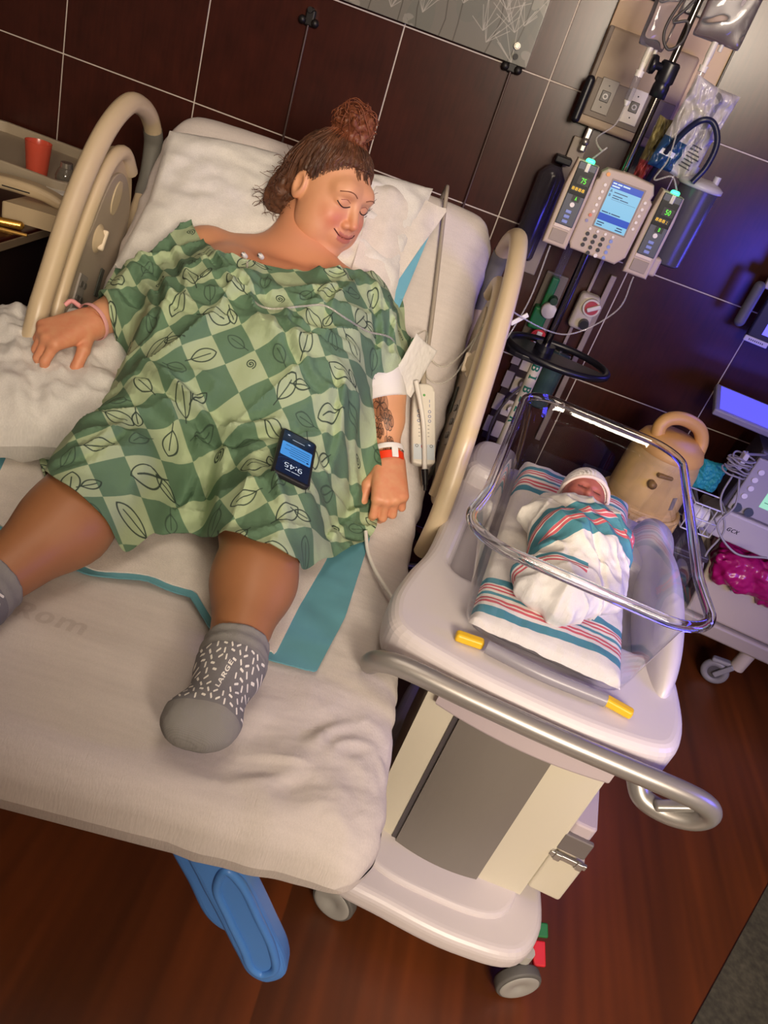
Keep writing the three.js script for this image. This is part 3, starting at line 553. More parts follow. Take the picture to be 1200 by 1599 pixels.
{
  const tub = thing('bassinet_tub', 'clear acrylic bassinet tub around the baby', 'bassinet tub', BASP, BASR);
  const lv = [[0.738, 0.12, 0.16, 0.86, 0.05, 0], [0.738, 0.15, 0.128, 0.885, 0.06, 0], [0.745, 0.162, 0.118, 0.895, 0.06, 0], [0.77, 0.168, 0.115, 0.9, 0.065, 0], [0.83, 0.178, 0.118, 0.91, 0.07, 0.02], [0.89, 0.19, 0.128, 0.92, 0.075, 0.05], [0.918, 0.2, 0.128, 0.927, 0.08, 0.075], [0.928, 0.207, 0.124, 0.932, 0.085, 0.08]];
  const loops = lv.map(([y, hx, l0, l1, r, fl]) => rloop(hx, l0, l1, r, fl).map(([x, l]) => [x, y, -l]));
  const n = loops[0].length, pos = [], idx = [];
  loops.forEach((L) => L.forEach((p) => pos.push(...p)));
  for (let k = 0; k < loops.length - 1; k++) for (let i = 0; i < n; i++) { const a = k * n + i, b = k * n + (i + 1) % n, c = a + n, d = b + n; idx.push(a, c, b, b, c, d); }
  const ctr = pos.length / 3; pos.push(0, 0.738, -0.5); for (let i = 0; i < n; i++) idx.push(ctr, (i + 1) % n, i);
  const g = new THREE.BufferGeometry(); g.setAttribute('position', new THREE.Float32BufferAttribute(pos, 3)); g.setIndex(idx); g.computeVertexNormals();
  mesh('tub_shell', g, matAcrylic, tub);
  const top = rloop(0.213, 0.118, 0.938, 0.09, 0.085);
  mesh('rim', tube(top.map(([x, l]) => V(x, 0.93, -l)), 0.0105, 220, 12, true), matRim, tub);

  // mattress pad with striped hospital sheet
  const stripe = (c, x0, y0, x1, y1, wd, col) => { c.strokeStyle = col; c.lineWidth = wd; c.beginPath(); c.moveTo(x0, y0); c.lineTo(x1, y1); c.stroke(); };
  const TEAL = '#4f8f9f', PINK = '#d0626c', LIN = '#e7e1d8';
  const band = (c, h, f) => { f(0, 30, TEAL); f(28, 9, PINK); f(41, 9, PINK); f(60, 11, TEAL); f(76, 7, PINK); f(87, 7, PINK); f(106, 26, TEAL); };
  const sheetTex = canvasTex(1024, 2048, (c, w, h) => {
    c.fillStyle = LIN; c.fillRect(0, 0, w, h);
    for (let i = 0; i < 9000; i++) { c.fillStyle = rnd() < 0.5 ? 'rgba(190,180,170,0.25)' : 'rgba(255,255,255,0.25)'; c.fillRect(rnd() * w, rnd() * h, 3, 3); }
    const S = 2048 / 0.8; // px per metre along
    const wave = (l0) => band(c, h, (o, wd, col) => { c.strokeStyle = col; c.lineWidth = wd * 2.0; c.beginPath(); for (let x = 0; x <= w; x += 32) { const y = h - (l0 * S + o * 2.35) + Math.sin(x / 170) * 12 - x * 0.03; x ? c.lineTo(x, y) : c.moveTo(x, y); } c.stroke(); });
    wave(0.04); wave(0.56);
  }, { clamp: true });
  const st = thing('bassinet_mattress', 'bassinet mattress in a white sheet with teal and pink stripes', 'mattress', BASP, BASR);
  const w2 = 0.15, n1 = 60, n2 = 120, P = [], U = [], I = [];
  for (let j = 0; j <= n2; j++) for (let i = 0; i <= n1; i++) {
    const u = -1 + 2 * i / n1, v = -1 + 2 * j / n2, x = u * w2, l = 0.5 + v * 0.36, e = Math.max(Math.abs(u) ** 8, Math.abs(v) ** 18);
    let y = 0.743 + 0.026 * Math.sqrt(Math.max(0, 1 - e)) + fbm(x * 14, l * 14, 3) * 0.008 + Math.sin(x * 50 + l * 20 + N3(x * 8, l * 8, 1) * 5) * 0.002 * sstep(0.4, 0.9, Math.abs(u));
    y += 0.03 * sstep(0.2, 0.9, v) * Math.sqrt(Math.max(0, 1 - e));
    P.push(x, y, -l); U.push((u + 1) / 2, (v + 1) / 2 * 0.9);
  }
  for (let j = 0; j < n2; j++) for (let i = 0; i < n1; i++) { const a = j * (n1 + 1) + i, b = a + n1 + 1; I.push(a, a + 1, b, a + 1, b + 1, b); }
  const mg = new THREE.BufferGeometry(); mg.setAttribute('position', new THREE.Float32BufferAttribute(P, 3)); mg.setAttribute('uv', new THREE.Float32BufferAttribute(U, 2)); mg.setIndex(I); mg.computeVertexNormals();
  mesh('striped_sheet', mg, M(0xffffff, 0.9, { map: sheetTex, bumpMap: bumpLinen, bumpScale: 0.001 }), st);
  mesh('pad', tr(rbox(0.29, 0.012, 0.71, 0.005), 0, 0.7455, -0.5), M(0xd9d4cc, 0.8), st);

  // ---------- swaddled newborn ----------
  const baby = thing('person', 'sleeping newborn swaddled in a striped hospital blanket wearing a white cap', 'person', BASP, BASR);
  const wrap = (x, y, z) => {
    const l = -z;
    let d = sdCap(x, y, z, [0.0, 0.828, -0.49], [0.002, 0.822, -0.40], 0.074, 0.075);
    d = smin(d, sdEll(x, y, z, [-0.01, 0.822, -0.505], [0.112, 0.052, 0.085]), 0.05);
    d = smin(d, sdEll(x, y, z, [0.035, 0.82, -0.475], [0.088, 0.058, 0.11]), 0.05);
    d = smin(d, sdCap(x, y, z, [0.0, 0.82, -0.40], [-0.015, 0.81, -0.27], 0.075, 0.055), 0.05);
    d = smin(d, sdEll(x, y, z, [-0.02, 0.805, -0.265], [0.088, 0.042, 0.05]), 0.05);
    d = smin(d, sdEll(x, y, z, [0.07, 0.81, -0.34], [0.05, 0.045, 0.06]), 0.05);
    // folds of the cloth
    const q = (l - 0.4) * 0.8 + x * 0.6;
    d += 0.0075 * Math.sin(q * 62 + N3(x * 12, l * 12, 2) * 4) * sstep(0.9, 0.2, Math.abs(N3(x * 5, l * 5, 8)) * 2) - 0.012 * fbm(x * 13, l * 13, y * 13) - 0.006 * Math.max(0, 1 - Math.abs(N3(x * 16 + l * 9, l * 11 - x * 6, 3)) * 3) ** 2;
    d += 0.007 * Math.exp(-(((x - 0.02 + (l - 0.36) * 0.65) / 0.006) ** 2)) * sstep(0.24, 0.3, l) * sstep(0.58, 0.5, l);
    return d;
  };
  const swTex = canvasTex(1024, 1536, (c, w, h) => { // covers x -0.15..0.15, L 0.2..0.65
    c.fillStyle = '#e6e1da'; c.fillRect(0, 0, w, h);
    for (let i = 0; i < 9000; i++) { c.fillStyle = rnd() < 0.5 ? 'rgba(190,180,170,0.22)' : 'rgba(255,255,255,0.25)'; c.fillRect(rnd() * w, rnd() * h, 3, 3); }
    const X = (x) => (x + 0.15) / 0.3 * w, Y = (l) => h - (l - 0.2) / 0.45 * h;
    const bandLine = (pts, wd, col) => { c.strokeStyle = col; c.lineWidth = wd / 0.3 * w; c.lineJoin = 'round'; c.beginPath(); pts.forEach(([x, l], i) => (i ? c.lineTo(X(x), Y(l)) : c.moveTo(X(x), Y(l)))); c.stroke(); };
    const path = (o) => [[-0.16, 0.30 + o], [-0.08, 0.335 + o], [0.0, 0.385 + o], [0.06, 0.425 + o * 0.9], [0.16, 0.46 + o * 0.7]];
    for (const [o, wd, col] of [[-0.004, 0.03, TEAL], [0.018, 0.006, PINK], [0.028, 0.006, PINK], [0.045, 0.022, TEAL], [0.064, 0.006, PINK], [0.074, 0.006, PINK], [0.094, 0.026, TEAL]]) bandLine(path(o), wd, col);
    const path2 = (o) => [[0.075 + o, 0.66], [0.088 + o, 0.6], [0.10 + o, 0.53], [0.115 + o, 0.46]];
    for (const [o, wd, col] of [[-0.004, 0.012, TEAL], [0.007, 0.004, PINK], [0.014, 0.004, PINK], [0.024, 0.012, TEAL]]) bandLine(path2(o), wd, col);
    const path3 = (o) => [[-0.16, 0.245 + o], [-0.07, 0.262 + o], [0.02, 0.275 + o]];
    for (const [o, wd, col] of [[0, 0.004, PINK], [0.008, 0.004, PINK], [0.02, 0.011, TEAL]]) bandLine(path3(o), wd, col);
  }, { clamp: true });
  const wg = surfNet(wrap, [-0.16, 0.74, -0.67], [0.16, 0.92, -0.19], 0.0045, null, (x, y, z) => [(x + 0.15) / 0.3, (-z - 0.2) / 0.45]);
  mesh('swaddle_blanket', wg, M(0xffffff, 0.9, { map: swTex, bumpMap: bumpLinen, bumpScale: 0.001 }), baby);
  // head: face looks up and towards the foot of the tub
  const hc = V(0.0, 0.846, -0.632), F = V(0.1, 0.78, 0.62).normalize(), X = V(1, 0, 0.0), Yv = F.clone().cross(X).normalize();
  const toL = (x, y, z) => { const a = x - hc.x, b = y - hc.y, c = z - hc.z; return [a * X.x + b * X.y + c * X.z, a * Yv.x + b * Yv.y + c * Yv.z, a * F.x + b * F.y + c * F.z]; };
  const bh = (x, y, z) => {
    const [a, b, c] = toL(x, y, z), m = Math.abs(a);
    let d = sdEll(a, b, c, [0, 0.012, -0.012], [0.05, 0.058, 0.058]);
    d = smin(d, sdEll(a, b, c, [0, -0.022, 0.012], [0.042, 0.036, 0.034]), 0.03);
    d = smin(d, sdEll(m, b, c, [0.022, -0.018, 0.03], [0.018, 0.018, 0.015]), 0.015);
    d = smin(d, sdCap(a, b, c, [0, 0.002, 0.043], [0, -0.012, 0.052], 0.004, 0.0075), 0.01);
    d = smax(d, -sdEll(m, b, c, [0.018, 0.004, 0.05], [0.013, 0.007, 0.008]), 0.008);
    d = smin(d, sdEll(m, b, c, [0.018, 0.003, 0.035], [0.0115, 0.008, 0.008]), 0.004);
    d = smin(d, sdEll(a, b, c, [0, -0.027, 0.044], [0.011, 0.004, 0.005]), 0.004); d = smin(d, sdEll(a, b, c, [0, -0.034, 0.042], [0.009, 0.004, 0.005]), 0.002);
    d = smin(d, sdEll(a, b, c, [0, -0.045, 0.034], [0.014, 0.01, 0.01]), 0.012);
    return d;
  };
  const sk = new THREE.Color(0xb0685a), lip = new THREE.Color(0x9a4038), lid = new THREE.Color(0x8a4c42);
  const bg = surfNet(bh, [-0.07, 0.76, -0.75], [0.07, 0.93, -0.56], 0.0028, (x, y, z) => {
    const [a, b, c] = toL(x, y, z); let k = sk.clone().lerp(new THREE.Color(0x9c4f48), clamp(fbm(a * 30, b * 30, c * 30) + 0.3));
    if (c > 0.03 && b > -0.037 && b < -0.024 && Math.abs(a) < 0.011) k = lip.clone();
    const e = Math.hypot((Math.abs(a) - 0.018) / 0.011, (b - 0.001) / 0.0025); if (e < 1 && c > 0.02) k = lid.clone().multiplyScalar(0.45);
    return [k.r, k.g, k.b];
  });
  mesh('body', bg, M(0xffffff, 0.5, { vertexColors: true }), baby);
  const cap = (x, y, z) => { const [a, b, c] = toL(x, y, z); let d = sdEll(a, b, c, [0, 0.014, -0.014], [0.057, 0.064, 0.064]); return smax(d, -(b * 0.75 - c * 0.55 + 0.001 + 0.1 * a * a), 0.006) + 0.0006 * Math.sin(Math.atan2(a, c) * 60); };
  mesh('knit_cap', surfNet(cap, [-0.075, 0.75, -0.75], [0.075, 0.93, -0.56], 0.003), M(0xe8e2dc, 0.95), baby);
  mesh('cap_brim', tube(Array.from({ length: 25 }, (_, i) => { const a = 0.0545 * Math.sin(R(-88 + 176 * i / 24)); let bb = 0.078; const cz = (y2) => (y2 * 0.75 + 0.001 + 0.1 * a * a) / 0.55; while (bb > -0.06 && Math.hypot(a / 0.0575, (bb - 0.014) / 0.0645, (cz(bb) + 0.014) / 0.0645) > 1) bb -= 0.0005; const q = hc.clone().addScaledVector(X, a).addScaledVector(Yv, bb).addScaledVector(F, cz(bb)); return q; }), 0.0045, 60, 8), M(0xe8d9d4, 0.95), baby);
}
// ---------- the woman in the bed (same frame as the bed) ----------
const HC = V(0.0148, 1.2208, -1.2839), HS = 1.03;
const HQ = new THREE.Matrix4().makeRotationFromEuler(new THREE.Euler(R(3), R(46.5), R(-10.4), 'YXZ'));
const hx = V(1, 0, 0).applyMatrix4(HQ), hy = V(0, 1, 0).applyMatrix4(HQ), hz = V(0, 0, 1).applyMatrix4(HQ);
const toHead = (x, y, z) => { const a = (x - HC.x) / HS, b = (y - HC.y) / HS, c = (z - HC.z) / HS; return [a * hx.x + b * hx.y + c * hx.z, a * hy.x + b * hy.y + c * hy.z, a * hz.x + b * hz.y + c * hz.z]; };
const fromHead = (a, b, c) => HC.clone().addScaledVector(hx, a * HS).addScaledVector(hy, b * HS).addScaledVector(hz, c * HS);
const J = {
  shR: BB(-0.225, 0.462, 0.085), elR: BB(-0.318, 0.285, 0.115), wrR: BB(-0.375, 0.165, 0.195),
  shL: BB(0.175, 0.458, 0.085), elL: BB(0.278, 0.285, 0.055), wrL: BB(0.342, 0.108, 0.075),
  knR: [-0.19, 0.752, -0.56], caR: [-0.2, 0.725, -0.42], anR: [-0.258, 0.69, -0.225],
  knL: [0.125, 0.752, -0.56], caL: [0.14, 0.722, -0.42], anL: [0.152, 0.692, -0.24],
};
const headBase = fromHead(0, -0.045, -0.045).toArray();
const BONES = [ // a, b, ra, rb, blend
  [BB(-0.14, 0.05, 0.12), BB(0.10, 0.05, 0.12), 0.145, 0.145, 0.06],
  [BB(-0.10, 0.2, 0.15), BB(0.06, 0.2, 0.15), 0.17, 0.17, 0.08],
  [BB(-0.07, 0.13, 0.2), BB(0.04, 0.13, 0.2), 0.13, 0.13, 0.08],
  [BB(-0.13, 0.37, 0.12), BB(0.09, 0.37, 0.12), 0.115, 0.115, 0.08],
  [BB(-0.12, 0.3, 0.19), BB(-0.12, 0.32, 0.19), 0.085, 0.085, 0.06],
  [BB(0.085, 0.3, 0.19), BB(0.085, 0.32, 0.19), 0.085, 0.085, 0.06],
  [BB(-0.2, 0.47, 0.075), BB(0.155, 0.47, 0.075), 0.068, 0.068, 0.05],
  [BB(-0.09, 0.485, 0.07), BB(-0.03, 0.53, 0.075), 0.068, 0.064, 0.06],
  [BB(0.07, 0.485, 0.07), BB(0.0, 0.53, 0.075), 0.068, 0.064, 0.06],
  [BB(-0.02, 0.5, 0.07), headBase, 0.07, 0.06, 0.05],
  [J.shL, J.elL, 0.066, 0.052, 0.03], [J.elL, [mix(J.elL[0], J.wrL[0], 0.35), mix(J.elL[1], J.wrL[1], 0.35), mix(J.elL[2], J.wrL[2], 0.35)], 0.05, 0.05, 0.03], [J.elL, J.wrL, 0.047, 0.0275, 0.02],
  [J.shR, J.elR, 0.066, 0.054, 0.03], [J.elR, J.wrR, 0.052, 0.029, 0.03],
  [[0.075, 0.735, -0.93], J.knL, 0.125, 0.085, 0.06], [J.knL, J.caL, 0.076, 0.07, 0.04], [J.caL, J.anL, 0.069, 0.041, 0.04],
  [[-0.13, 0.735, -0.93], J.knR, 0.125, 0.085, 0.06], [J.knR, J.caR, 0.078, 0.073, 0.04], [J.caR, J.anR, 0.071, 0.041, 0.04],
];
function sdBody(x, y, z) { let d = 1e3; for (const b of BONES) { const q = sdCap(x, y, z, b[0], b[1], b[2], b[3]); d = d > 10 ? q : (q > d + 0.1 ? d : smin(d, q, b[4])); } return d; }
// the cloth is laid out on a plane tilted towards the foot of the bed
const CA = Math.cos(R(35)), SA = Math.sin(R(35));
const gMap = (w, q, h) => [w, SA * q + CA * h, -CA * q + SA * h];
const gInv = (x, y, z) => [x, SA * y - CA * z, CA * y + SA * z];
const support = (x, y, z) => Math.min(sdBody(x, y, z), (y - bedTop(-z) - 0.004) * 0.75);
function gHeight(w, q) { // first hit coming down on the body or the bed
  let h = 1.1;
  for (let i = 0; i < 60; i++) { const p = gMap(w, q, h), d = support(p[0], p[1], p[2]); if (d < 0.0015) break; h -= d * 0.9; if (h < -0.8) break; }
  return h;
}
const woman = thing('person', 'woman reclining in the bed in a green checked leaf-print gown, looking at the baby', 'person', BEDP, BEDR);
const C = (h) => { const c = new THREE.Color(h); return c; };
{
  // ----- hands -----
  const hand = (W, fwd, side, curl, thumb, sz = 1, mirror = 1) => {
    const Fw = V(...fwd).normalize(), Sd = V(...side), Do = V(0, 0, 0);
    Sd.addScaledVector(Fw, -Sd.dot(Fw)).normalize(); Do.crossVectors(Sd, Fw).multiplyScalar(mirror).normalize(); // back of the hand
    const P = (s, f, d) => { const p = V(...W).addScaledVector(Sd, s * sz).addScaledVector(Fw, f * sz).addScaledVector(Do, d * sz); return [p.x, p.y, p.z]; };
    const caps = [], fingers = [];
    const kn = [[0.03, 0.088], [0.009, 0.093], [-0.012, 0.088], [-0.031, 0.077]], len = [[0.042, 0.027, 0.022], [0.046, 0.03, 0.023], [0.042, 0.028, 0.022], [0.033, 0.021, 0.019]];
    kn.forEach(([s, f], i) => {
      caps.push([P(s * 0.45, -0.012, 0), P(s, f, 0), 0.0255 * sz, 0.0142 * sz]);
      let a = 0, s0 = s, f0 = f, d0 = 0; const ch = [];
      len[i].forEach((L, k) => { a += R(curl[i][k]); const f1 = f0 + L * Math.cos(a), d1 = d0 - L * Math.sin(a), s1 = s0 + (i - 1.5) * -0.002; ch.push([P(s0, f0, d0), P(s1, f1, d1), (0.0108 - k * 0.0012) * sz * (i === 3 ? 0.9 : 1), (0.0102 - k * 0.0014) * sz * (i === 3 ? 0.9 : 1)]); s0 = s1; f0 = f1; d0 = d1; });
      fingers.push(ch);
    });
    const th = thumb.map(([s, f, d]) => P(s, f, d)), tch = [];
    for (let i = 0; i < th.length - 1; i++) tch.push([th[i], th[i + 1], [0.017, 0.013, 0.0115][i] * sz, [0.0135, 0.0118, 0.0085][i] * sz]);
    fingers.push(tch);
    const all = [...caps, ...fingers.flat()].flatMap((c) => [c[0], c[1]]);
    const lo = [0, 1, 2].map((k) => Math.min(...all.map((p) => p[k])) - 0.03), hi = [0, 1, 2].map((k) => Math.max(...all.map((p) => p[k])) + 0.03);
    const f = (x, y, z) => {
      let d = 1e3; for (const c of caps) d = d > 10 ? sdCap(x, y, z, ...c) : smin(d, sdCap(x, y, z, ...c), 0.014);
      for (const ch of fingers) { let q = 1e3; for (const c of ch) q = Math.min(q, smin(q, sdCap(x, y, z, ...c), 0.004)); d = smin(d, q, 0.006); }
      return d;
    };
    return { f, lo, hi, P };
  };
  const hL = hand(J.wrL, [0.24, -0.45, 0.86], [-1, -0.15, 0.2], [[52, 40, 25], [60, 50, 30], [64, 54, 32], [66, 54, 32]], [[0.02, 0.01, -0.004], [0.048, 0.042, -0.02], [0.056, 0.07, -0.042], [0.046, 0.09, -0.064]], 1.0, 1);
  const hR = hand(J.wrR, [-0.55, -0.18, 0.82], [0.84, -0.14, 0.53], [[52, 30, 16], [62, 40, 22], [68, 46, 28], [70, 48, 28]], [[0.02, 0.008, -0.004], [0.05, 0.036, -0.018], [0.062, 0.06, -0.044], [0.056, 0.076, -0.07]], 1.0, -1);

  // ----- head -----
  const sdHead = (a, b, c) => {
    const m = Math.abs(a);
    let d = sdEll(a, b, c, [0, 0.032, -0.014], [0.08, 0.092, 0.1]);
    d = smin(d, sdEll(a, b, c, [0, -0.035, 0.028], [0.069, 0.082, 0.07]), 0.04);
    d = smin(d, sdEll(m, b, c, [0.043, -0.06, 0.034], [0.038, 0.05, 0.047]), 0.03);
    d = smin(d, sdEll(m, b, c, [0.035, -0.026, 0.073], [0.022, 0.02, 0.017]), 0.02);
    d = smin(d, sdEll(a, b, c, [0, -0.108, 0.068], [0.029, 0.023, 0.024]), 0.03);
    d = smin(d, sdEll(a, b, c, [0, -0.128, 0.03], [0.06, 0.03, 0.045]), 0.016);
    d = smin(d, sdCap(a, b, c, [-0.03, 0.036, 0.083], [0.03, 0.036, 0.083], 0.009, 0.009), 0.04);
    d = smin(d, sdCap(m, b, c, [0.028, 0.036, 0.083], [0.046, 0.032, 0.072], 0.009, 0.004), 0.03);
    d = smax(d, -sdEll(m, b, c, [0.032, 0.012, 0.107], [0.016, 0.008, 0.012]), 0.018);
    d = smin(d, sdEll(m, b, c, [0.032, 0.009, 0.08], [0.0165, 0.0115, 0.0125]), 0.007);
    d = smin(d, sdCap(a, b, c, [0, 0.018, 0.092], [0, -0.026, 0.1145], 0.007, 0.0115), 0.014);
    d = smin(d, sdEll(m, b, c, [0.0125, -0.0325, 0.102], [0.0095, 0.008, 0.0105]), 0.007);
    d = smin(d, sdEll(a, b, c, [0, -0.062, 0.09], [0.028, 0.018, 0.013]), 0.02);
    const lipb = -0.061 + m * m * 9; // smiling line
    d = smin(d, sdEll(a, b, c, [0, lipb + 0.006, 0.099], [0.026, 0.0055, 0.006]), 0.005);
    d = smin(d, sdEll(a, b, c, [0, lipb - 0.007, 0.0975], [0.023, 0.0065, 0.0068]), 0.005);
    d = smax(d, -sdEll(a, b, c, [0, lipb, 0.106], [0.028, 0.0017, 0.006]), 0.003);
    // ears
    let e = sdEll(m, b, c, [0.083, -0.005, -0.012], [0.011, 0.032, 0.02]);
    e = smax(e, -sdEll(m, b, c, [0.094, 0.0, -0.008], [0.009, 0.02, 0.011]), 0.006);
    return smin(d, e, 0.008);
  };
  const faceP = (a, b, lift = 0.001) => { let c = 0.16; for (let i = 0; i < 60; i++) { const d = sdHead(a, b, c); if (d < 0.0004) break; c -= d * 0.8; } return fromHead(a, b, c + lift); };
  const headF = (x, y, z) => sdHead(...toHead(x, y, z)) * HS;
  const skin = C(0xd99f78), pink = C(0xd06c50), tan = C(0x88552c), lipc = C(0xb05a52);
  const headCol = (x, y, z) => {
    const [a, b, c] = toHead(x, y, z), m = Math.abs(a), k = skin.clone();
    const ch = Math.exp(-(((m - 0.042) / 0.026) ** 2) - (((b + 0.03) / 0.026) ** 2)) * (c > 0.02 ? 1 : 0), no = Math.exp(-((m / 0.014) ** 2) - (((b + 0.028) / 0.016) ** 2)) * (c > 0.09 ? 0.8 : 0);
    k.lerp(pink, clamp(Math.max(ch * 0.62, no * 0.6) + fbm(a * 40, b * 40, c * 40) * 0.12));
    const lb = -0.061 + m * m * 9; if (c > 0.08 && m < 0.021 && b > lb - 0.011 && b < lb + 0.009) k.lerp(lipc, 0.7);
    return [k.r, k.g, k.b];
  };
  const chestC = BB(-0.02, 0.45, 0.2);
  const bodyCol = (x, y, z) => {
    const k = skin.clone(), n = fbm(x * 14, y * 14, z * 14);
    if (z > -0.75) k.lerp(tan, 0.75); // legs
    else { const d = Math.hypot(x - chestC[0], y - chestC[1], z - chestC[2]); k.lerp(pink, clamp(0.34 * Math.exp(-((d / 0.2) ** 2)) + n * 0.12)); }
    k.multiplyScalar(1 + n * 0.08); return [k.r, k.g, k.b];
  };
  // tattoo on the left forearm: own corner of the map, the rest of the skin uses a blank corner
  const ax = V(J.wrL[0] - J.elL[0], J.wrL[1] - J.elL[1], J.wrL[2] - J.elL[2]), AL = ax.length(); ax.normalize();
  const vdir = V(-0.1, 0.45, 0.88); vdir.addScaledVector(ax, -vdir.dot(ax)).normalize(); const sdir = V(0, 0, 0).crossVectors(ax, vdir);
  const tatUV = (x, y, z, nx, ny, nz) => {
    const p = V(x - J.elL[0], y - J.elL[1], z - J.elL[2]), t = p.dot(ax), s = p.dot(sdir), v = p.dot(vdir), rr2 = p.addScaledVector(ax, -t).length();
    if (t > -0.03 && t < AL + 0.02 && rr2 < 0.065 && v > -0.01) return [0.5 + s / 0.12, 1 - (t + 0.03) / (AL + 0.05) * 0.9 - 0.02];
    return [0.01, 0.99];
  };
  const tatTex = canvasTex(1024, 1024, (g, w, h) => {
    g.fillStyle = '#fff'; g.fillRect(0, 0, w, h); g.strokeStyle = 'rgba(52,48,46,0.85)'; g.lineCap = 'round';
    const petal = (x, y, r, a, lw = 7) => { g.save(); g.translate(x, y); g.rotate(a); g.lineWidth = lw; g.fillStyle = 'rgba(120,100,88,0.35)'; g.beginPath(); g.moveTo(0, 0); g.bezierCurveTo(r * 0.7, -r * 0.3, r * 0.6, -r, 0, -r); g.bezierCurveTo(-r * 0.6, -r, -r * 0.7, -r * 0.3, 0, 0); g.fill(); g.stroke(); g.lineWidth = 3; g.beginPath(); g.moveTo(0, -r * 0.15); g.lineTo(0, -r * 0.7); g.moveTo(0, -r * 0.3); g.lineTo(r * 0.16, -r * 0.6); g.stroke(); g.restore(); };
    const flower = (x, y, r, n) => { for (let i = 0; i < n; i++) petal(x, y, r * rr(0.85, 1.1), i * 2 * PI / n + 0.3); g.fillStyle = 'rgba(80,72,68,0.8)'; g.beginPath(); g.arc(x, y, r * 0.16, 0, 7); g.fill(); };
    flower(560, 330, 150, 7); flower(430, 480, 105, 6); flower(640, 540, 95, 6); flower(430, 690, 75, 6); flower(560, 780, 60, 5);
    g.lineWidth = 8; g.beginPath(); g.moveTo(500, 420); g.bezierCurveTo(420, 600, 560, 640, 470, 800); g.stroke();
    for (let i = 0; i < 10; i++) petal(rr(390, 640), rr(420, 800), rr(40, 70), rr(0, 6.3), 5);
  }, { clamp: true });
  const bodyLo = [-0.45, 0.58, -1.36], bodyHi = [0.45, 1.28, -0.17];
  const parts = [
    surfNet(sdBody, bodyLo, bodyHi, 0.011, bodyCol, tatUV),
    surfNet(headF, [HC.x - 0.16, HC.y - 0.19, HC.z - 0.17], [HC.x + 0.16, HC.y + 0.16, HC.z + 0.17], 0.0027, headCol, () => [0.01, 0.99]),
    ...[hL, hR].map((h) => surfNet(h.f, h.lo, h.hi, 0.003, (x, y, z) => { const k = skin.clone().lerp(pink, clamp(0.3 + fbm(x * 60, y * 60, z * 60) * 0.4)); return [k.r, k.g, k.b]; }, () => [0.01, 0.99])),
  ];
  const body = mesh('body', parts, M(0xffffff, 0.48, { vertexColors: true, map: tatTex, sheen: 0.15 }), woman);
  const dk = M(0x3a241a, 0.7), lash = M(0x2a1712, 0.6);
  for (const s of [-1, 1]) {
    mesh('eyebrow', tube([[0.014, 0.031], [0.026, 0.0365], [0.04, 0.037], [0.054, 0.029]].map(([a, b]) => faceP(s * a, b, -0.0007)), 0.0015, 24, 6), M(0x7a4c34, 0.8), woman);
    mesh('eyelashes', tube([[0.0165, 0.007], [0.024, 0.0025], [0.033, 0.0005], [0.042, 0.003], [0.05, 0.009]].map(([a, b]) => faceP(s * a, b, 0.0004)), 0.0014, 24, 6), lash, woman);
    mesh('eyelid_crease', tube([[0.019, 0.014], [0.031, 0.0185], [0.045, 0.014]].map(([a, b]) => faceP(s * a, b, 0)), 0.0007, 20, 6), M(0x8a5040, 0.7), woman);
  }
  mesh('mouth_line', tube([-0.034, -0.024, -0.012, 0, 0.012, 0.024, 0.034].map((a) => faceP(a, -0.061 + a * a * 11, -0.0002)), 0.0016, 30, 6), M(0x5a231f, 0.7), woman);

  // ----- hair -----
  const hl = (b) => { const T = [[-0.14, -0.075], [-0.08, -0.055], [-0.035, -0.035], [-0.005, 0.008], [0.03, 0.03], [0.06, 0.052], [0.082, 0.074], [0.094, 0.15]]; if (b <= T[0][0]) return T[0][1]; for (let i = 1; i < T.length; i++) if (b < T[i][0]) return mix(T[i - 1][1], T[i][1], (b - T[i - 1][0]) / (T[i][0] - T[i - 1][0])); return 0.2; };
  const bunC = [0.004, 0.158, -0.022];
  const sdHair = (a, b, c) => {
    let d = sdEll(a, b, c, [0, 0.036, -0.018], [0.089, 0.1, 0.108]);
    d = smin(d, sdEll(a, b, c, [-0.012, -0.05, -0.078], [0.072, 0.07, 0.05]), 0.04);
    d = smin(d, sdEll(a, b, c, [-0.05, -0.045, -0.075], [0.05, 0.065, 0.045]), 0.03);
    const ang = Math.atan2(a, c + 0.02), st = Math.sin(ang * 46 + fbm(a * 20, b * 20, c * 20) * 9) * 0.0016 + fbm(a * 26, b * 26, c * 26) * 0.009;
    d += st;
    d += 0.0115 * sstep(-0.035, 0.004, c - hl(b) + 0.004 * N3(a * 50, b * 50, 3)); d = smax(d, (c - hl(b) - 0.01) * 0.75, 0.004);
    d = smax(d, -sdEll(Math.abs(a), b, c, [0.088, -0.006, -0.008], [0.02, 0.034, 0.02]), 0.004);
    let u = sdEll(a, b, c, bunC, [0.046, 0.042, 0.044]) + fbm(a * 20, b * 20, c * 20 + 4) * 0.026 + Math.sin(a * 150 + b * 120 + N3(a * 30, b * 30, c * 30) * 6) * 0.0022;
    u = smin(u, sdEll(a, b, c, [0, 0.122, -0.018], [0.03, 0.02, 0.03]), 0.02);
    return smin(d, u, 0.012);
  };
  const hairCol = (x, y, z) => { const [a, b, c] = toHead(x, y, z), t = clamp(0.45 + fbm(a * 40, b * 14, c * 40) * 1.3), k = C(0x3a2418).lerp(C(0x6a422a), t); if (b > 0.125) k.lerp(C(0x8a4a2c), 0.55); return [k.r, k.g, k.b]; };
  const HG2 = [surfNet((x, y, z) => sdHair(...toHead(x, y, z)) * HS, [HC.x - 0.21, HC.y - 0.2, HC.z - 0.2], [HC.x + 0.2, HC.y + 0.26, HC.z + 0.17], 0.0035, hairCol)];
  const matHair = M(0xffffff, 0.55, { vertexColors: true });
  const hair = mesh('hair', HG2, matHair, woman);
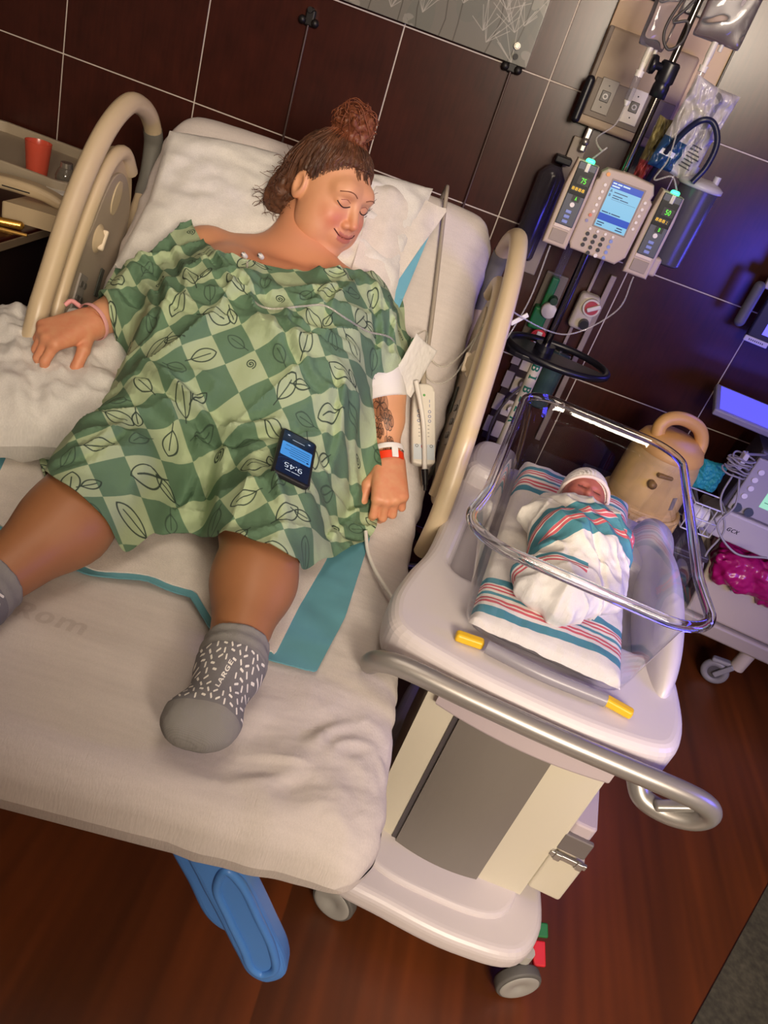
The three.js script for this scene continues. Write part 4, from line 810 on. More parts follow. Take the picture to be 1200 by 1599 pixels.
  // loose strands: combed to the bun, curls round the bun and frizz at the nape
  const st = [];
  const onHair = (a, b, c) => { let p = V(a, b, c); for (let i = 0; i < 3; i++) { const d = sdHair(p.x, p.y, p.z), e = 0.003, n = V(sdHair(p.x + e, p.y, p.z) - d, sdHair(p.x, p.y + e, p.z) - d, sdHair(p.x, p.y, p.z + e) - d).normalize(); p.addScaledVector(n, -d + 0.0004); } return p; };
  for (let i = 0; i < 150; i++) {
    const ph = rr(-2.6, 2.6), b0 = mix(0.085, -0.05, clamp(Math.abs(ph) / 1.7)) + rr(-0.01, 0.01), a0 = 0.085 * Math.sin(ph), c0 = Math.min(hl(b0) - 0.004, 0.1 * Math.cos(ph));
    const P = []; for (let k = 0; k <= 5; k++) { const t = k / 5; const q = V(mix(a0, rr(-0.012, 0.012), t), mix(b0, 0.128, t) + 0.03 * Math.sin(t * PI), mix(c0, -0.02, t)); q.sub(V(0, 0.036, -0.018)).setLength(0.1).add(V(0, 0.036, -0.018)); P.push(fromHead(...onHair(q.x, q.y, q.z).addScaledVector(V(rr(-1, 1), rr(-1, 1), rr(-1, 1)), 0.0008).toArray())); }
    st.push(tube(P, rr(0.0006, 0.0013), 14, 4));
  }
  for (let i = 0; i < 110; i++) { const n = V(rr(-1, 1), rr(-0.6, 1), rr(-1, 1)).normalize(), P = []; const ax2 = V(rr(-1, 1), rr(-1, 1), rr(-1, 1)).normalize(), r0 = rr(0.036, 0.054); for (let k = 0; k <= 5; k++) { const q = n.clone().applyAxisAngle(ax2, k * 0.32).multiplyScalar(r0 + Math.sin(k * 1.7 + i) * 0.004); P.push(fromHead(bunC[0] + q.x, bunC[1] + q.y * 0.95, bunC[2] + q.z)); } st.push(tube(P, rr(0.0006, 0.0016), 14, 4)); }
  for (let i = 0; i < 120; i++) { const P = []; let q = V(rr(-0.1, -0.03), rr(-0.1, 0.03), rr(-0.1, -0.05)); q.copy(onHair(q.x, q.y, q.z)); let dr = V(rr(-1, 0.1), rr(-0.8, 0.4), rr(-0.3, 0.6)).normalize(); for (let k = 0; k < 5; k++) { P.push(fromHead(q.x, q.y, q.z)); q = q.clone().addScaledVector(dr, 0.009); dr.applyAxisAngle(V(rr(-1, 1), rr(-1, 1), rr(-1, 1)).normalize(), 0.6); } st.push(tube(P, 0.0006, 10, 4)); }
  for (let i = 0; i < 12; i++) { const P = []; let q = V(0.084 + rr(-0.004, 0.004), rr(-0.02, 0.04), 0.03); let dr = V(0.7, rr(-0.6, 0.2), 0.5).normalize(); for (let k = 0; k < 6; k++) { P.push(fromHead(q.x, q.y, q.z)); q = q.clone().addScaledVector(dr, 0.006); dr.applyAxisAngle(V(0.3, 0.2, 1).normalize(), 0.7); } st.push(tube(P, 0.0005, 14, 4)); }
  // baby hairs that soften the hairline
  const sdBoth = (a, b, c) => Math.min(sdHead(a, b, c), sdHair(a, b, c));
  const onBoth = (p) => { for (let i = 0; i < 4; i++) { const d = sdBoth(p.x, p.y, p.z), e = 0.0025, n = V(sdBoth(p.x + e, p.y, p.z) - d, sdBoth(p.x, p.y + e, p.z) - d, sdBoth(p.x, p.y, p.z + e) - d).normalize(); p.addScaledVector(n, -d + 0.0005); } return p; };
  for (let i = 0; i < 520; i++) {
    const ph = rr(-1.2, 1.2), b0 = 0.094 - 0.1 * Math.abs(ph / 1.45) ** 1.3 + rr(-0.004, 0.004);
    let p = onBoth(V(0.088 * Math.sin(ph), b0, hl(Math.min(b0, 0.088)) + rr(-0.016, -0.001))); const P = [], jx = rr(-0.004, 0.004);
    for (let k = 0; k < 6; k++) { P.push(fromHead(p.x, p.y, p.z)); const d = V(jx, 0.135, -0.02).sub(p).normalize(); p = onBoth(p.clone().addScaledVector(d, 0.009)); }
    st.push(tube(P, rr(0.0003, 0.0006), 10, 4));
  }
  const sg = merge(st), cc = new Float32Array(sg.attributes.position.count * 3), pp = sg.attributes.position;
  for (let i = 0; i < pp.count; i++) { const k = hairCol(pp.getX(i), pp.getY(i), pp.getZ(i)); cc[i * 3] = k[0] * 1.15; cc[i * 3 + 1] = k[1] * 1.1; cc[i * 3 + 2] = k[2] * 1.05; }
  sg.setAttribute('color', new THREE.BufferAttribute(cc, 3));
  const strands = mesh('loose_strands', sg, matHair, hair); strands.userData.kind = 'stuff';

  // ----- gown -----
  const PX = 1560, TW = 1.3; // canvas 2048 px over 1.3 m
  const gownTex = canvasTex(2048, 2048, (g, w, h) => {
    const S = w / TW, q = 0.0625 * S, DARK = '#5d7c61', LIGHT = '#a7b893', INK = '#2c3c32';
    g.fillStyle = DARK; g.fillRect(0, 0, w, h);
    g.save(); g.translate(w / 2, h / 2); g.rotate(R(-43));
    const N = 24;
    for (let j = -N; j < N; j++) for (let i = -N; i < N; i++) if ((i + j) & 1) { g.fillStyle = LIGHT; g.fillRect(i * q, j * q, q, q); }
    g.strokeStyle = INK; g.lineCap = 'round';
    const leaf = (x, y, r, a) => { g.save(); g.translate(x, y); g.rotate(a); g.lineWidth = 3.6; g.beginPath(); g.moveTo(0, r); g.bezierCurveTo(r * 0.85, r * 0.25, r * 0.55, -r * 0.7, 0, -r); g.bezierCurveTo(-r * 0.55, -r * 0.7, -r * 0.85, r * 0.25, 0, r); g.stroke(); g.lineWidth = 3; g.beginPath(); g.moveTo(0, r * 1.45); g.quadraticCurveTo(r * 0.08, r * 0.4, 0, -r * 0.55); g.stroke(); g.restore(); };
    const spiral = (x, y, r) => { g.lineWidth = 3.2; g.beginPath(); for (let t = 0; t < 4.6 * PI; t += 0.25) { const k = r * t / (4.6 * PI), X = x + k * Math.cos(t), Y = y + k * Math.sin(t); t ? g.lineTo(X, Y) : g.moveTo(X, Y); } g.stroke(); };
    for (let j = -N; j < N; j++) for (let i = -N; i < N; i++) {
      const x = (i + 0.5) * q, y = (j + 0.5) * q, k = ((i * 7 + j * 13) % 12 + 12) % 12, lightSq = (i + j) & 1;
      g.globalAlpha = lightSq ? 0.95 : 0.6;
      if (lightSq) { if (k < 5) { const a = k * 1.1 + i; leaf(x - q * 0.12, y, q * 0.44, a); leaf(x + q * 0.36, y + q * 0.12, q * 0.27, a + 1); } else if (k < 7) spiral(x + q * 0.2, y - q * 0.15, q * 0.17); else if (k < 10) leaf(x, y, q * 0.4, k + j); }
      else if (k < 5) leaf(x + q * 0.1, y, q * 0.32, k * 1.7 + j); else if (k < 6) spiral(x - q * 0.2, y + q * 0.2, q * 0.14);
    }
    g.restore(); g.globalAlpha = 1;
  }, { clamp: true });
  const folds = [
    [[[-0.23, 1.11], [-0.19, 1.093], [-0.106, 1.059], [-0.01, 1.022], [0.056, 1.043], [0.137, 1.081]], 0.024, 0.013],
    [[[-0.012, 1.02], [-0.02, 0.97], [0.0, 0.9], [0.02, 0.80]], 0.02, 0.014],
    [[[0.0, 1.35], [0.02, 1.29], [0.066, 1.22], [0.148, 1.17], [0.235, 1.20]], 0.013, 0.011],
    [[[0.2, 1.25], [0.225, 1.17], [0.27, 1.1], [0.276, 1.03]], 0.016, 0.012],
    [[[-0.36, 1.33], [-0.28, 1.295], [-0.237, 1.273], [-0.17, 1.25], [-0.1, 1.235]], 0.015, 0.01],
    [[[-0.29, 1.41], [-0.265, 1.36], [-0.22, 1.26], [-0.215, 1.18]], 0.015, 0.011],
    [[[0.165, 1.56], [0.2, 1.48], [0.221, 1.435], [0.235, 1.345]], 0.015, 0.01],
    [[[-0.17, 1.43], [-0.13, 1.36], [-0.083, 1.302], [0.003, 1.284]], 0.009, 0.011],
    [[[0.12, 1.0], [0.17, 0.965], [0.228, 0.955], [0.273, 0.91]], 0.016, 0.012],
    [[[0.3, 1.1], [0.27, 1.02], [0.245, 0.95], [0.24, 0.87]], 0.014, 0.011],
    [[[-0.35, 0.98], [-0.29, 0.97], [-0.23, 1.0], [-0.17, 1.05]], 0.016, 0.013],
    [[[0.08, 1.44], [0.06, 1.37], [0.05, 1.29], [0.07, 1.2]], 0.007, 0.01],
    [[[-0.05, 1.42], [-0.03, 1.36], [0.0, 1.3], [0.0, 1.2]], 0.007, 0.01],
    [[[-0.3, 1.5], [-0.25, 1.42], [-0.2, 1.33], [-0.17, 1.24]], 0.011, 0.009],
    [[[-0.2, 1.46], [-0.16, 1.4], [-0.1, 1.36], [-0.03, 1.33]], 0.01, 0.008],
    [[[0.13, 1.54], [0.12, 1.47], [0.1, 1.4], [0.11, 1.33]], 0.011, 0.008],
    [[[0.24, 1.6], [0.24, 1.53], [0.25, 1.46], [0.27, 1.41]], 0.011, 0.008],
    [[[0.02, 1.3], [0.08, 1.28], [0.14, 1.29], [0.22, 1.33]], 0.012, 0.009],
    [[[0.16, 1.24], [0.18, 1.18], [0.2, 1.1], [0.19, 1.02]], 0.014, 0.01],
    [[[0.02, 0.98], [0.08, 0.95], [0.13, 0.9], [0.16, 0.83]], 0.012, 0.01],
    [[[0.32, 1.12], [0.29, 1.07], [0.23, 1.05], [0.18, 1.07]], 0.016, 0.01],
    [[[0.33, 1.0], [0.29, 0.98], [0.25, 0.99], [0.21, 1.02]], 0.014, 0.01],
    [[[-0.25, 0.83], [-0.2, 0.87], [-0.17, 0.93], [-0.16, 1.0]], 0.011, 0.01],
    [[[-0.36, 1.05], [-0.3, 1.04], [-0.25, 1.06], [-0.2, 1.09]], 0.014, 0.01],
    [[[-0.06, 0.8], [-0.06, 0.88], [-0.05, 0.95], [-0.03, 1.01]], 0.014, 0.012],
    [[[-0.4, 1.48], [-0.36, 1.43], [-0.31, 1.4], [-0.27, 1.39]], 0.012, 0.009],
  ].map(([p, d, s]) => [p, d * 1.35, s]).map(([p, d, s]) => [new THREE.CatmullRomCurve3(p.map(([a, b]) => V(a, b, 0))).getPoints(30).map((v) => [v.x, v.y]), d, s]);
  const pdist = (pts, a, b) => { let best = 1e9, sg2 = 1, tt = 0; for (let i = 0; i < pts.length - 1; i++) { const [x, y] = pts[i], ex = pts[i + 1][0] - x, ey = pts[i + 1][1] - y, t = clamp(((a - x) * ex + (b - y) * ey) / (ex * ex + ey * ey + 1e-12)), dx = a - x - ex * t, dy = b - y - ey * t, q = dx * dx + dy * dy; if (q < best) { best = q; sg2 = ex * dy - ey * dx > 0 ? 1 : -1; tt = (i + t) / (pts.length - 1); } } return [Math.sqrt(best) * sg2, tt]; };
  const wrinkle = (a, b, inside) => {
    const rg = (x, y, z) => (1 - Math.abs(N3(x, y, z)) * 2.2) ; const r1 = Math.max(0, rg(a * 6.5 + N3(b * 5, a * 5, 2) * 0.8, b * 3.2, 4)), r2 = Math.max(0, rg(a * 3.5 + b * 4, b * 8 - a * 5, 12));
    let f = fbm(a * 7, b * 7, 1) * 0.012 + 0.02 * r1 ** 4 + 0.014 * r2 ** 5 + Math.sin((a * 0.8 + b * 0.6) * 45 + N3(a * 6, b * 6, 3) * 7) * 0.0025 * (0.5 + N3(a * 4, b * 4, 9));
    for (const [pts, d, s] of folds) { const [q, t] = pdist(pts, a, b), e = Math.sin(clamp(t) * PI) ** 0.5; f += e * (-0.3 * d * Math.exp(-((q / (s * 0.7)) ** 2)) + d * 0.95 * Math.exp(-(((q - s * 1.5) / (s * 0.9)) ** 2)) + d * 0.6 * Math.exp(-(((q + s * 1.7) / (s * 1.1)) ** 2))); }
    // gathers near the hem
    f += sstep(0.12, 0.0, inside) * Math.sin(a * 60 + N3(a * 8, b * 8, 2) * 6) * 0.004 * sstep(1.05, 0.9, b);
    f += sstep(0.05, 0.0, inside) * Math.sin(a * 110 + b * 90 + N3(a * 9, b * 9, 2) * 4) * 0.002 * sstep(1.2, 1.4, b);
    return f;
  };
  const outline = [[-0.318, 1.64], [-0.245, 1.545], [-0.19, 1.475], [-0.135, 1.425], [-0.032, 1.452], [0.084, 1.525], [0.14, 1.568], [0.2, 1.64], [0.252, 1.648], [0.29, 1.565], [0.318, 1.515], [0.285, 1.394], [0.245, 1.355], [0.26, 1.292], [0.286, 1.24], [0.334, 1.15], [0.351, 1.034], [0.297, 0.944], [0.245, 0.868], [0.198, 0.804], [0.158, 0.802], [0.107, 0.807], [0.051, 0.824], [-0.013, 0.85], [-0.07, 0.815], [-0.1, 0.755], [-0.13, 0.773], [-0.176, 0.79], [-0.225, 0.808], [-0.31, 0.87], [-0.375, 0.952], [-0.395, 1.042], [-0.35, 1.1], [-0.3, 1.1], [-0.275, 1.12], [-0.27, 1.16], [-0.285, 1.2], [-0.305, 1.225], [-0.33, 1.255], [-0.345, 1.285], [-0.38, 1.31], [-0.43, 1.37], [-0.425, 1.449], [-0.404, 1.532], [-0.365, 1.602]];
  const gg = drape({ outline, map: gMap, height: gHeight, cell: 0.005, off: 0.012, relax: 120, wrinkle, thick: 0.004, uv: (a, b) => [0.5 + a / TW, (b - 1.2) / TW + 0.5] });
  mesh('gown', gg, M(0xffffff, 0.85, { map: gownTex, bumpMap: bumpLinen, bumpScale: 0.0006 }), woman);

  // ----- socks -----
  const sockTex = canvasTex(1024, 1024, (g, w, h) => {
    g.fillStyle = '#8d8b88'; g.fillRect(0, 0, w, h);
    g.fillStyle = '#79777a'; g.fillRect(60, 330, w - 120, 440);
    for (let y = 0; y < h; y += 7) { g.fillStyle = 'rgba(60,60,60,0.10)'; g.fillRect(0, y, w, 2); }
    g.fillStyle = '#efece4';
    for (let j = 0; j < 9; j++) for (let i = 0; i < 12; i++) { const x = 90 + i * 76 + (j % 2) * 34 + rr(-8, 8), y = 350 + j * 48 + rr(-6, 6); if (x > w - 100 || (x > 400 && x < 620 && y > 460 && y < 640)) continue; g.save(); g.translate(x, y); g.rotate([0.2, 1.3, -0.5, 0.9][(i * 3 + j) % 4]); g.beginPath(); g.roundRect(-22, -8, 44, 16, 7); g.fill(); g.restore(); }
    g.font = 'bold 66px sans-serif'; g.textAlign = 'center'; g.save(); g.translate(510, 560); g.rotate(-PI / 2 + 0.2); g.fillText('LARGE', 0, 24); g.restore();
  }, { clamp: true });
  const matSock = M(0xffffff, 0.95, { map: sockTex, bumpMap: bumpLinen, bumpScale: 0.001 });
  const sock = (an, ca, toe, sp) => {
    const cuff = [mix(an[0], ca[0], 0.24), mix(an[1], ca[1], 0.24), mix(an[2], ca[2], 0.24)];
    const f = (x, y, z) => {
      let d = sdCap(x, y, z, cuff, an, 0.0535, 0.046);
      d = smin(d, sdEll(x, y, z, [an[0], an[1] - 0.012, an[2] + 0.005], [0.045, 0.045, 0.05]), 0.03);
      d = smin(d, sdCap(x, y, z, an, [mix(an[0], toe[0], 0.7), mix(an[1], toe[1], 0.7), mix(an[2], toe[2], 0.7)], 0.046, 0.043), 0.03);
      d = smin(d, sdEll(x, y, z, [toe[0] - sp * 0.006, toe[1] - 0.002, toe[2] - 0.008], [0.056, 0.036, 0.045]), 0.03);
      d = smin(d, sdEll(x, y, z, [toe[0] - sp * 0.035, toe[1] + 0.002, toe[2] - 0.002], [0.026, 0.028, 0.035]), 0.02);
      const k = V(ca[0] - an[0], ca[1] - an[1], ca[2] - an[2]).normalize(), t = (x - cuff[0]) * k.x + (y - cuff[1]) * k.y + (z - cuff[2]) * k.z;
      d = smax(d, t, 0.004); return d + 0.0008 * Math.sin(t * 300) * sstep(-0.06, -0.03, t) + fbm(x * 30, y * 30, z * 30) * 0.003;
    };
    const z0 = cuff[2] - 0.03, z1 = toe[2] + 0.05;
    return surfNet(f, [an[0] - 0.11, 0.6, z0 - 0.05], [an[0] + 0.11, 0.82, z1 + 0.05], 0.0045, null, (x, y, z) => [0.5 + (x - mix(an[0], toe[0], clamp((z - an[2]) / (toe[2] - an[2])))) / 0.15, 1 - (z - z0) / (z1 - z0)]);
  };
  mesh('sock', sock(J.anL, J.caL, [0.145, 0.676, -0.115], 1), matSock, woman);
  mesh('sock', sock(J.anR, J.caR, [-0.285, 0.676, -0.1], -1), matSock, woman);

  // ----- blood pressure cuff and bands -----
  const ringOn = (A, B, t, r, hgt, n = 36) => { const a = V(...A), b = V(...B), d = b.clone().sub(a).normalize(), c = a.clone().lerp(b, t), g = lathe([[r - 0.001, -hgt / 2], [r + 0.0012, -hgt / 2], [r + 0.0012, hgt / 2], [r - 0.001, hgt / 2], [r - 0.001, -hgt / 2]], n); g.applyQuaternion(new THREE.Quaternion().setFromUnitVectors(V(0, 1, 0), d)); g.translate(c.x, c.y, c.z); return g; };
  {
    const a = V(...J.shL).lerp(V(...J.elL), 0.5), b = V(...J.elL).lerp(V(...J.wrL), 0.12), d = b.clone().sub(a), L = d.length(); d.normalize();
    const g = lathe([[0.0, -L / 2], [0.062, -L / 2], [0.067, -L / 2 + 0.008], [0.066, 0], [0.061, L / 2 - 0.006], [0.055, L / 2], [0.0, L / 2 - 0.01]], 40);
    const p = g.attributes.position; for (let i = 0; i < p.count; i++) { const k = 1 + 0.03 * N3(p.getX(i) * 30, p.getY(i) * 30, p.getZ(i) * 30); p.setXYZ(i, p.getX(i) * k, p.getY(i), p.getZ(i) * k); }
    g.computeVertexNormals(); g.applyQuaternion(new THREE.Quaternion().setFromUnitVectors(V(0, 1, 0), d)); const m = a.clone().lerp(b, 0.5); g.translate(m.x, m.y, m.z);
    const cuff = mesh('pressure_cuff', g, M(0xe4e1dd, 0.7), woman, 'white disposable blood pressure cuff');
    // loose cuff end with printed code
    const fl = pillowGeo(BB(0.33, 0.365, 0.088), [0.78, -0.44, -0.44], [0.22, S2, -S2], [0.62, 0.55, 0.55], 0.042, 0.07, 0.006, 0.0012, 5);
    mesh('cuff_flap', fl, M(0xdedbd8, 0.7), cuff);
    const lt = canvasTex(128, 256, (c, w, h) => { c.fillStyle = '#e8e6e2'; c.fillRect(0, 0, w, h); c.fillStyle = '#33384a'; c.strokeStyle = '#33384a'; c.lineWidth = 6; c.strokeRect(20, 20, 60, 110); for (let i = 0; i < 5; i++) c.fillRect(30, 34 + i * 19, 40, 9); c.font = '34px sans-serif'; c.fillText('A', 30, 190); }, { clamp: true });
    const ctr = m.clone().addScaledVector(V(-0.15, 0.45, 0.88).normalize(), 0.067);
    const pl = new THREE.PlaneGeometry(0.026, 0.052, 1, 1); const zz = V(-0.15, 0.45, 0.88).normalize(), yy = d.clone().negate().addScaledVector(zz, d.dot(zz)).normalize(), xx = yy.clone().cross(zz);
    pl.applyMatrix4(new THREE.Matrix4().makeBasis(xx, yy, zz)); pl.translate(ctr.x, ctr.y, ctr.z);
    mesh('cuff_print', pl, M(0xffffff, 0.7, { map: lt }), cuff);
  }
  mesh('wristband', ringOn(J.elL, J.wrL, 0.9, 0.0365, 0.018), M(0xf03d10, 0.5), woman, 'orange hospital wristband');
  mesh('wristband', ringOn(J.elL, J.wrL, 0.79, 0.0385, 0.012), M(0xece8e4, 0.5), woman, 'white hospital wristband');
  { const e = V(...J.elL), w = V(...J.wrL), d = w.clone().sub(e).normalize(), c = e.clone().lerp(w, 0.88), z = V(0.35, 0.45, 0.8); z.addScaledVector(d, -z.dot(d)).normalize(); const x = d.clone().cross(z), g = rbox(0.016, 0.026, 0.003, 0.001, 1); g.applyMatrix4(new THREE.Matrix4().makeBasis(x, d, z)); c.addScaledVector(z, 0.0385); g.translate(c.x, c.y, c.z); mesh('band_tag', g, M(0xf0f0ea, 0.5), woman); }
  mesh('wristband', ringOn(J.elR, J.wrR, 0.86, 0.0395, 0.009), M(0xe3a7a6, 0.5), woman, 'pink hospital wristband');
  { const c = V(...J.elR).lerp(V(...J.wrR), 0.86); mesh('band_tail', tube([[c.x - 0.03, c.y + 0.025, c.z + 0.0], [c.x - 0.05, c.y + 0.03, c.z - 0.002], [c.x - 0.06, c.y + 0.02, c.z + 0.006]], 0.005, 12, 6), M(0xe7a0a0, 0.5), woman); }
  // saline lock taped below the collarbone
  for (const [x, y, z] of [[-0.1, 1.106, -0.985], [-0.07, 1.108, -1.012]]) { const g = lathe([[0, 0.008], [0.002, 0.008], [0.002, 0.0], [0.0055, 0.002], [0.0055, -0.012], [0.0035, -0.014], [0, -0.014]], 16); mesh('line_cap', tr(g, x, y, z, R(60), R(-20)), M(0xecebe6, 0.4), woman); }
}
// ---------- infusion stand, pump and what hangs on it ----------
const matClear = new THREE.MeshPhysicalMaterial({ color: 0xf2f2f4, roughness: 0.06, transmission: 0.95, thickness: 0, ior: 1.45, side: THREE.DoubleSide });
const matFilm = new THREE.MeshPhysicalMaterial({ color: 0xe9e9ee, roughness: 0.22, transmission: 0.7, thickness: 0, ior: 1.4, side: THREE.DoubleSide });
const matTubing = new THREE.MeshPhysicalMaterial({ color: 0xf1efe9, roughness: 0.1, transmission: 0.75, thickness: 0, ior: 1.45, side: THREE.DoubleSide });
const matPump = M(0xb6a596, 0.45), matBlackP = M(0x121218, 0.35), matChrome = M(0x6e6a66, 0.16, { metalness: 1 });
const PX0 = 0.276, PZ0 = 0.37;
{
  const t = thing('infusion_stand', 'chrome infusion stand with black collar and oval tray behind the bassinet', 'infusion stand', [PX0, 0, PZ0]);
  mesh('pole', [bar([0, 0.94, 0], [0, 1.72, 0], 0.0125, 20), bar([0, 1.68, 0], [0, 2.02, 0], 0.009, 16)], matChrome, t);
  const lp = mesh('lower_pole', bar([0, 0.1, 0], [0, 0.945, 0], 0.018, 24), M(0xcfc6b4, 0.45), t, 'cream lower pole with green handwriting');
  const tx = canvasTex(128, 640, (g, w, h) => { g.fillStyle = '#cfc6b4'; g.fillRect(0, 0, w, h); g.fillStyle = '#0c6a52'; g.font = 'bold 104px sans-serif'; g.save(); g.translate(w / 2, 30); g.rotate(PI / 2); g.textBaseline = 'middle'; ['B', 'I', 'B', 'B', '2', 'R'].forEach((c, k) => g.fillText(c, k * 96, rr(-8, 8))); g.restore(); }, { clamp: true });
  mesh('marker_writing', tr(new THREE.CylinderGeometry(0.0184, 0.0184, 0.24, 20, 1, true, R(-70), R(140)), 0, 0.8, 0), M(0xffffff, 0.45, { map: tx }), lp);
  mesh('clamp_collar', [tr(lathe([[0.0, -0.045], [0.021, -0.045], [0.021, -0.02], [0.019, -0.012], [0.024, -0.008], [0.024, 0.03], [0.021, 0.036], [0, 0.036]], 24), 0, 1.69, 0)], matBlackP, t);
  mesh('clamp_knob', [tr(lathe([[0, 0], [0.009, 0], [0.009, 0.012], [0.02, 0.016], [0.022, 0.024], [0.02, 0.032], [0, 0.034]], 22), -0.018, 1.708, 0.008, 0, 0, PI / 2)], matBlackP, t);
  mesh('hook', tube([[0, 2.0, 0], [-0.03, 2.03, 0], [-0.08, 2.03, 0], [-0.1, 2.0, 0], [-0.085, 1.98, 0]], 0.004, 30, 8), matChrome, t);
  mesh('hook', tube([[0, 2.0, 0], [0.03, 2.03, 0], [0.07, 2.04, 0], [0.1, 2.02, 0], [0.085, 2.0, 0]], 0.004, 30, 8), matChrome, t);
  // oval carrying tray
  const ring = Array.from({ length: 32 }, (_, i) => { const a = i / 32 * 2 * PI; return [0.045 + 0.155 * Math.cos(a), 0.95, 0.115 * Math.sin(a) + 0.01]; });
  mesh('tray_rim', tube(ring, 0.0105, 120, 12, true), matBlackP, t);
  mesh('tray_plate', slab(spline([[-0.1, -0.1], [0.05, -0.11], [0.12, -0.09], [0.19, -0.02], [0.12, 0.0], [0.02, 0.02], [-0.04, 0.05], [-0.1, 0.05]], 50), 0.935, 0.95, 0.003, 2), matBlackP, t);
  mesh('tray_hub', tr(cyl(0.03, 0.03, 0.05, 24), 0, 0.945, 0), matBlackP, t);
  for (let i = 0; i < 5; i++) { const a = i / 5 * 2 * PI + 0.3; const lg = mesh('leg', bar([0, 0.1, 0], [0.26 * Math.cos(a), 0.075, 0.26 * Math.sin(a)], 0.014), matChrome, t); mesh('caster', tr(sph(0.03, 16, 12), 0.26 * Math.cos(a), 0.031, 0.26 * Math.sin(a)), matBlackP, t); }
  mesh('hub', tr(cyl(0.04, 0.05, 0.05, 24), 0, 0.1, 0), matBlackP, t);
}
{
  const t = thing('infusion_pump', 'beige infusion pump with blue screen and two channel modules on the stand', 'infusion pump', [PX0 + 0.01, 1.255, 0.435]);
  const body = mesh('main_unit', extr(poly([[-0.07, 0.005], [0.055, 0.005], [0.075, 0.03], [0.078, 0.17], [0.07, 0.178], [0.072, 0.19], [0.062, 0.212], [0.0, 0.217], [-0.06, 0.212], [-0.072, 0.2], [-0.072, 0.185], [-0.078, 0.178], [-0.078, 0.02]]), 0.05, 0.006, 3), matPump, t);
  mesh('back_case', tr(rbox(0.14, 0.19, 0.05, 0.012), 0, 0.105, -0.022), matPump, t);
  mesh('pole_clamp', [tr(rbox(0.05, 0.06, 0.05, 0.01), -0.01, 0.1, -0.055)], matDark, t);
  const scr = canvasTex(480, 640, (g, w, h) => {
    g.fillStyle = '#8fd0f5'; g.fillRect(0, 0, w, h); g.fillStyle = '#1450c8'; g.fillRect(0, 0, w, 92); g.fillRect(0, 448, w, 96);
    g.fillStyle = '#dff2ff'; g.font = 'bold 36px sans-serif'; for (const [x, y, w2] of [[12, 18, 60], [84, 18, 70], [168, 18, 110], [12, 56, 120]]) g.fillRect(x, y, w2, 20);
    g.fillStyle = '#12305f'; g.font = 'bold 54px sans-serif'; g.fillText('A', 14, 150); g.fillText('B', 14, 210); g.font = '30px sans-serif'; for (const [x, y, w2] of [[80, 132, 210], [80, 176, 150], [80, 206, 110], [204, 206, 130], [80, 236, 380]]) g.fillRect(x, y, w2, y > 230 ? 3 : 11);
    g.font = '34px sans-serif'; for (const [x, y, w2] of [[20, 416, 100], [132, 416, 26], [170, 416, 140], [20, 568, 110], [20, 602, 90], [330, 568, 90], [320, 602, 110]]) g.fillRect(x, y, w2, 14);
  }, { clamp: true });
  const sm = M(0x050505, 0.3, { map: scr, emissive: new THREE.Color(0xffffff), emissiveMap: scr, emissiveIntensity: 0.75 });
  const pl = new THREE.PlaneGeometry(0.082, 0.112); mesh('screen', tr(pl, 0.004, 0.135, 0.0512), sm, t);
  mesh('bezel', tr(rbox(0.092, 0.122, 0.004, 0.002, 1), 0.004, 0.135, 0.0485), M(0x8c7f74, 0.5), t);
  const mk = (n, x, y, m, r = 0.0042) => mesh(n, tr(cyl(r, r, 0.004, 14), x, y, 0.0515, PI / 2), m, t);
  const kW = M(0xe6e0d8, 0.4), kB = M(0x24242c, 0.4), kL = M(0x7f90cc, 0.4);
  for (let i = 0; i < 5; i++) { mk('soft_key', -0.052, 0.175 - i * 0.0165, kW, 0.0038); mk('soft_key', 0.059, 0.168 - i * 0.0165, kW, 0.0038); }
  for (let r = 0; r < 3; r++) for (let c = 0; c < 3; c++) mk('number_key', -0.043 + c * 0.021, 0.054 - r * 0.0145, kB, 0.0052);
  mk('number_key', -0.022, 0.0105, kB, 0.0052); mk('number_key', -0.001, 0.0105, kW, 0.0052);
  for (let r = 0; r < 4; r++) mk('function_key', 0.021, 0.056 - r * 0.0145, kL, 0.0046);
  for (let c = 0; c < 4; c++) mk('soft_key', -0.042 + c * 0.021, 0.0675, kW, 0.0036);
  mk('power_key', -0.056, 0.098, M(0xd77a60, 0.5)); mk('option_key', -0.059, 0.083, M(0x8a86a8, 0.5)); mk('silence_key', -0.055, 0.2, M(0xe9a35a, 0.5), 0.005);
  const seg = (txt, col) => { const c = canvasTex(128, 64, (g, w, h) => { g.fillStyle = '#05080a'; g.fillRect(0, 0, w, h); g.fillStyle = col; g.font = 'bold 52px monospace'; g.textAlign = 'center'; g.fillText(txt, w / 2, 50); }, { clamp: true }); return M(0x020202, 0.4, { emissive: new THREE.Color(0xffffff), emissiveMap: c, emissiveIntensity: 1.1 }); };
  const led = new THREE.Color().setRGB(0.05, 1.0, 0.35);
  for (const [sx, num, ch, x] of [[-1, '75', 'A', -0.112], [1, '50', 'B', 0.115]]) {
    const m = new THREE.Group(); m.name = 'channel_module'; t.add(m);
    mesh('case', tr(extr(poly([[-0.033, 0], [0.033, 0], [0.034, 0.15], [0.03, 0.21], [-0.028, 0.214], [-0.034, 0.15]]), 0.055, 0.006, 3), x, -0.003, -0.004), matPump, m);
    mesh('door', tr(rbox(0.048, 0.155, 0.008, 0.003), x + 0.002, 0.13, 0.053), M(0x4a4f56, 0.4), m);
    mesh('display', tr(rbox(0.046, 0.062, 0.002, 0.0008, 1), x + 0.002, 0.16, 0.0575), M(0x15181c, 0.25), m);
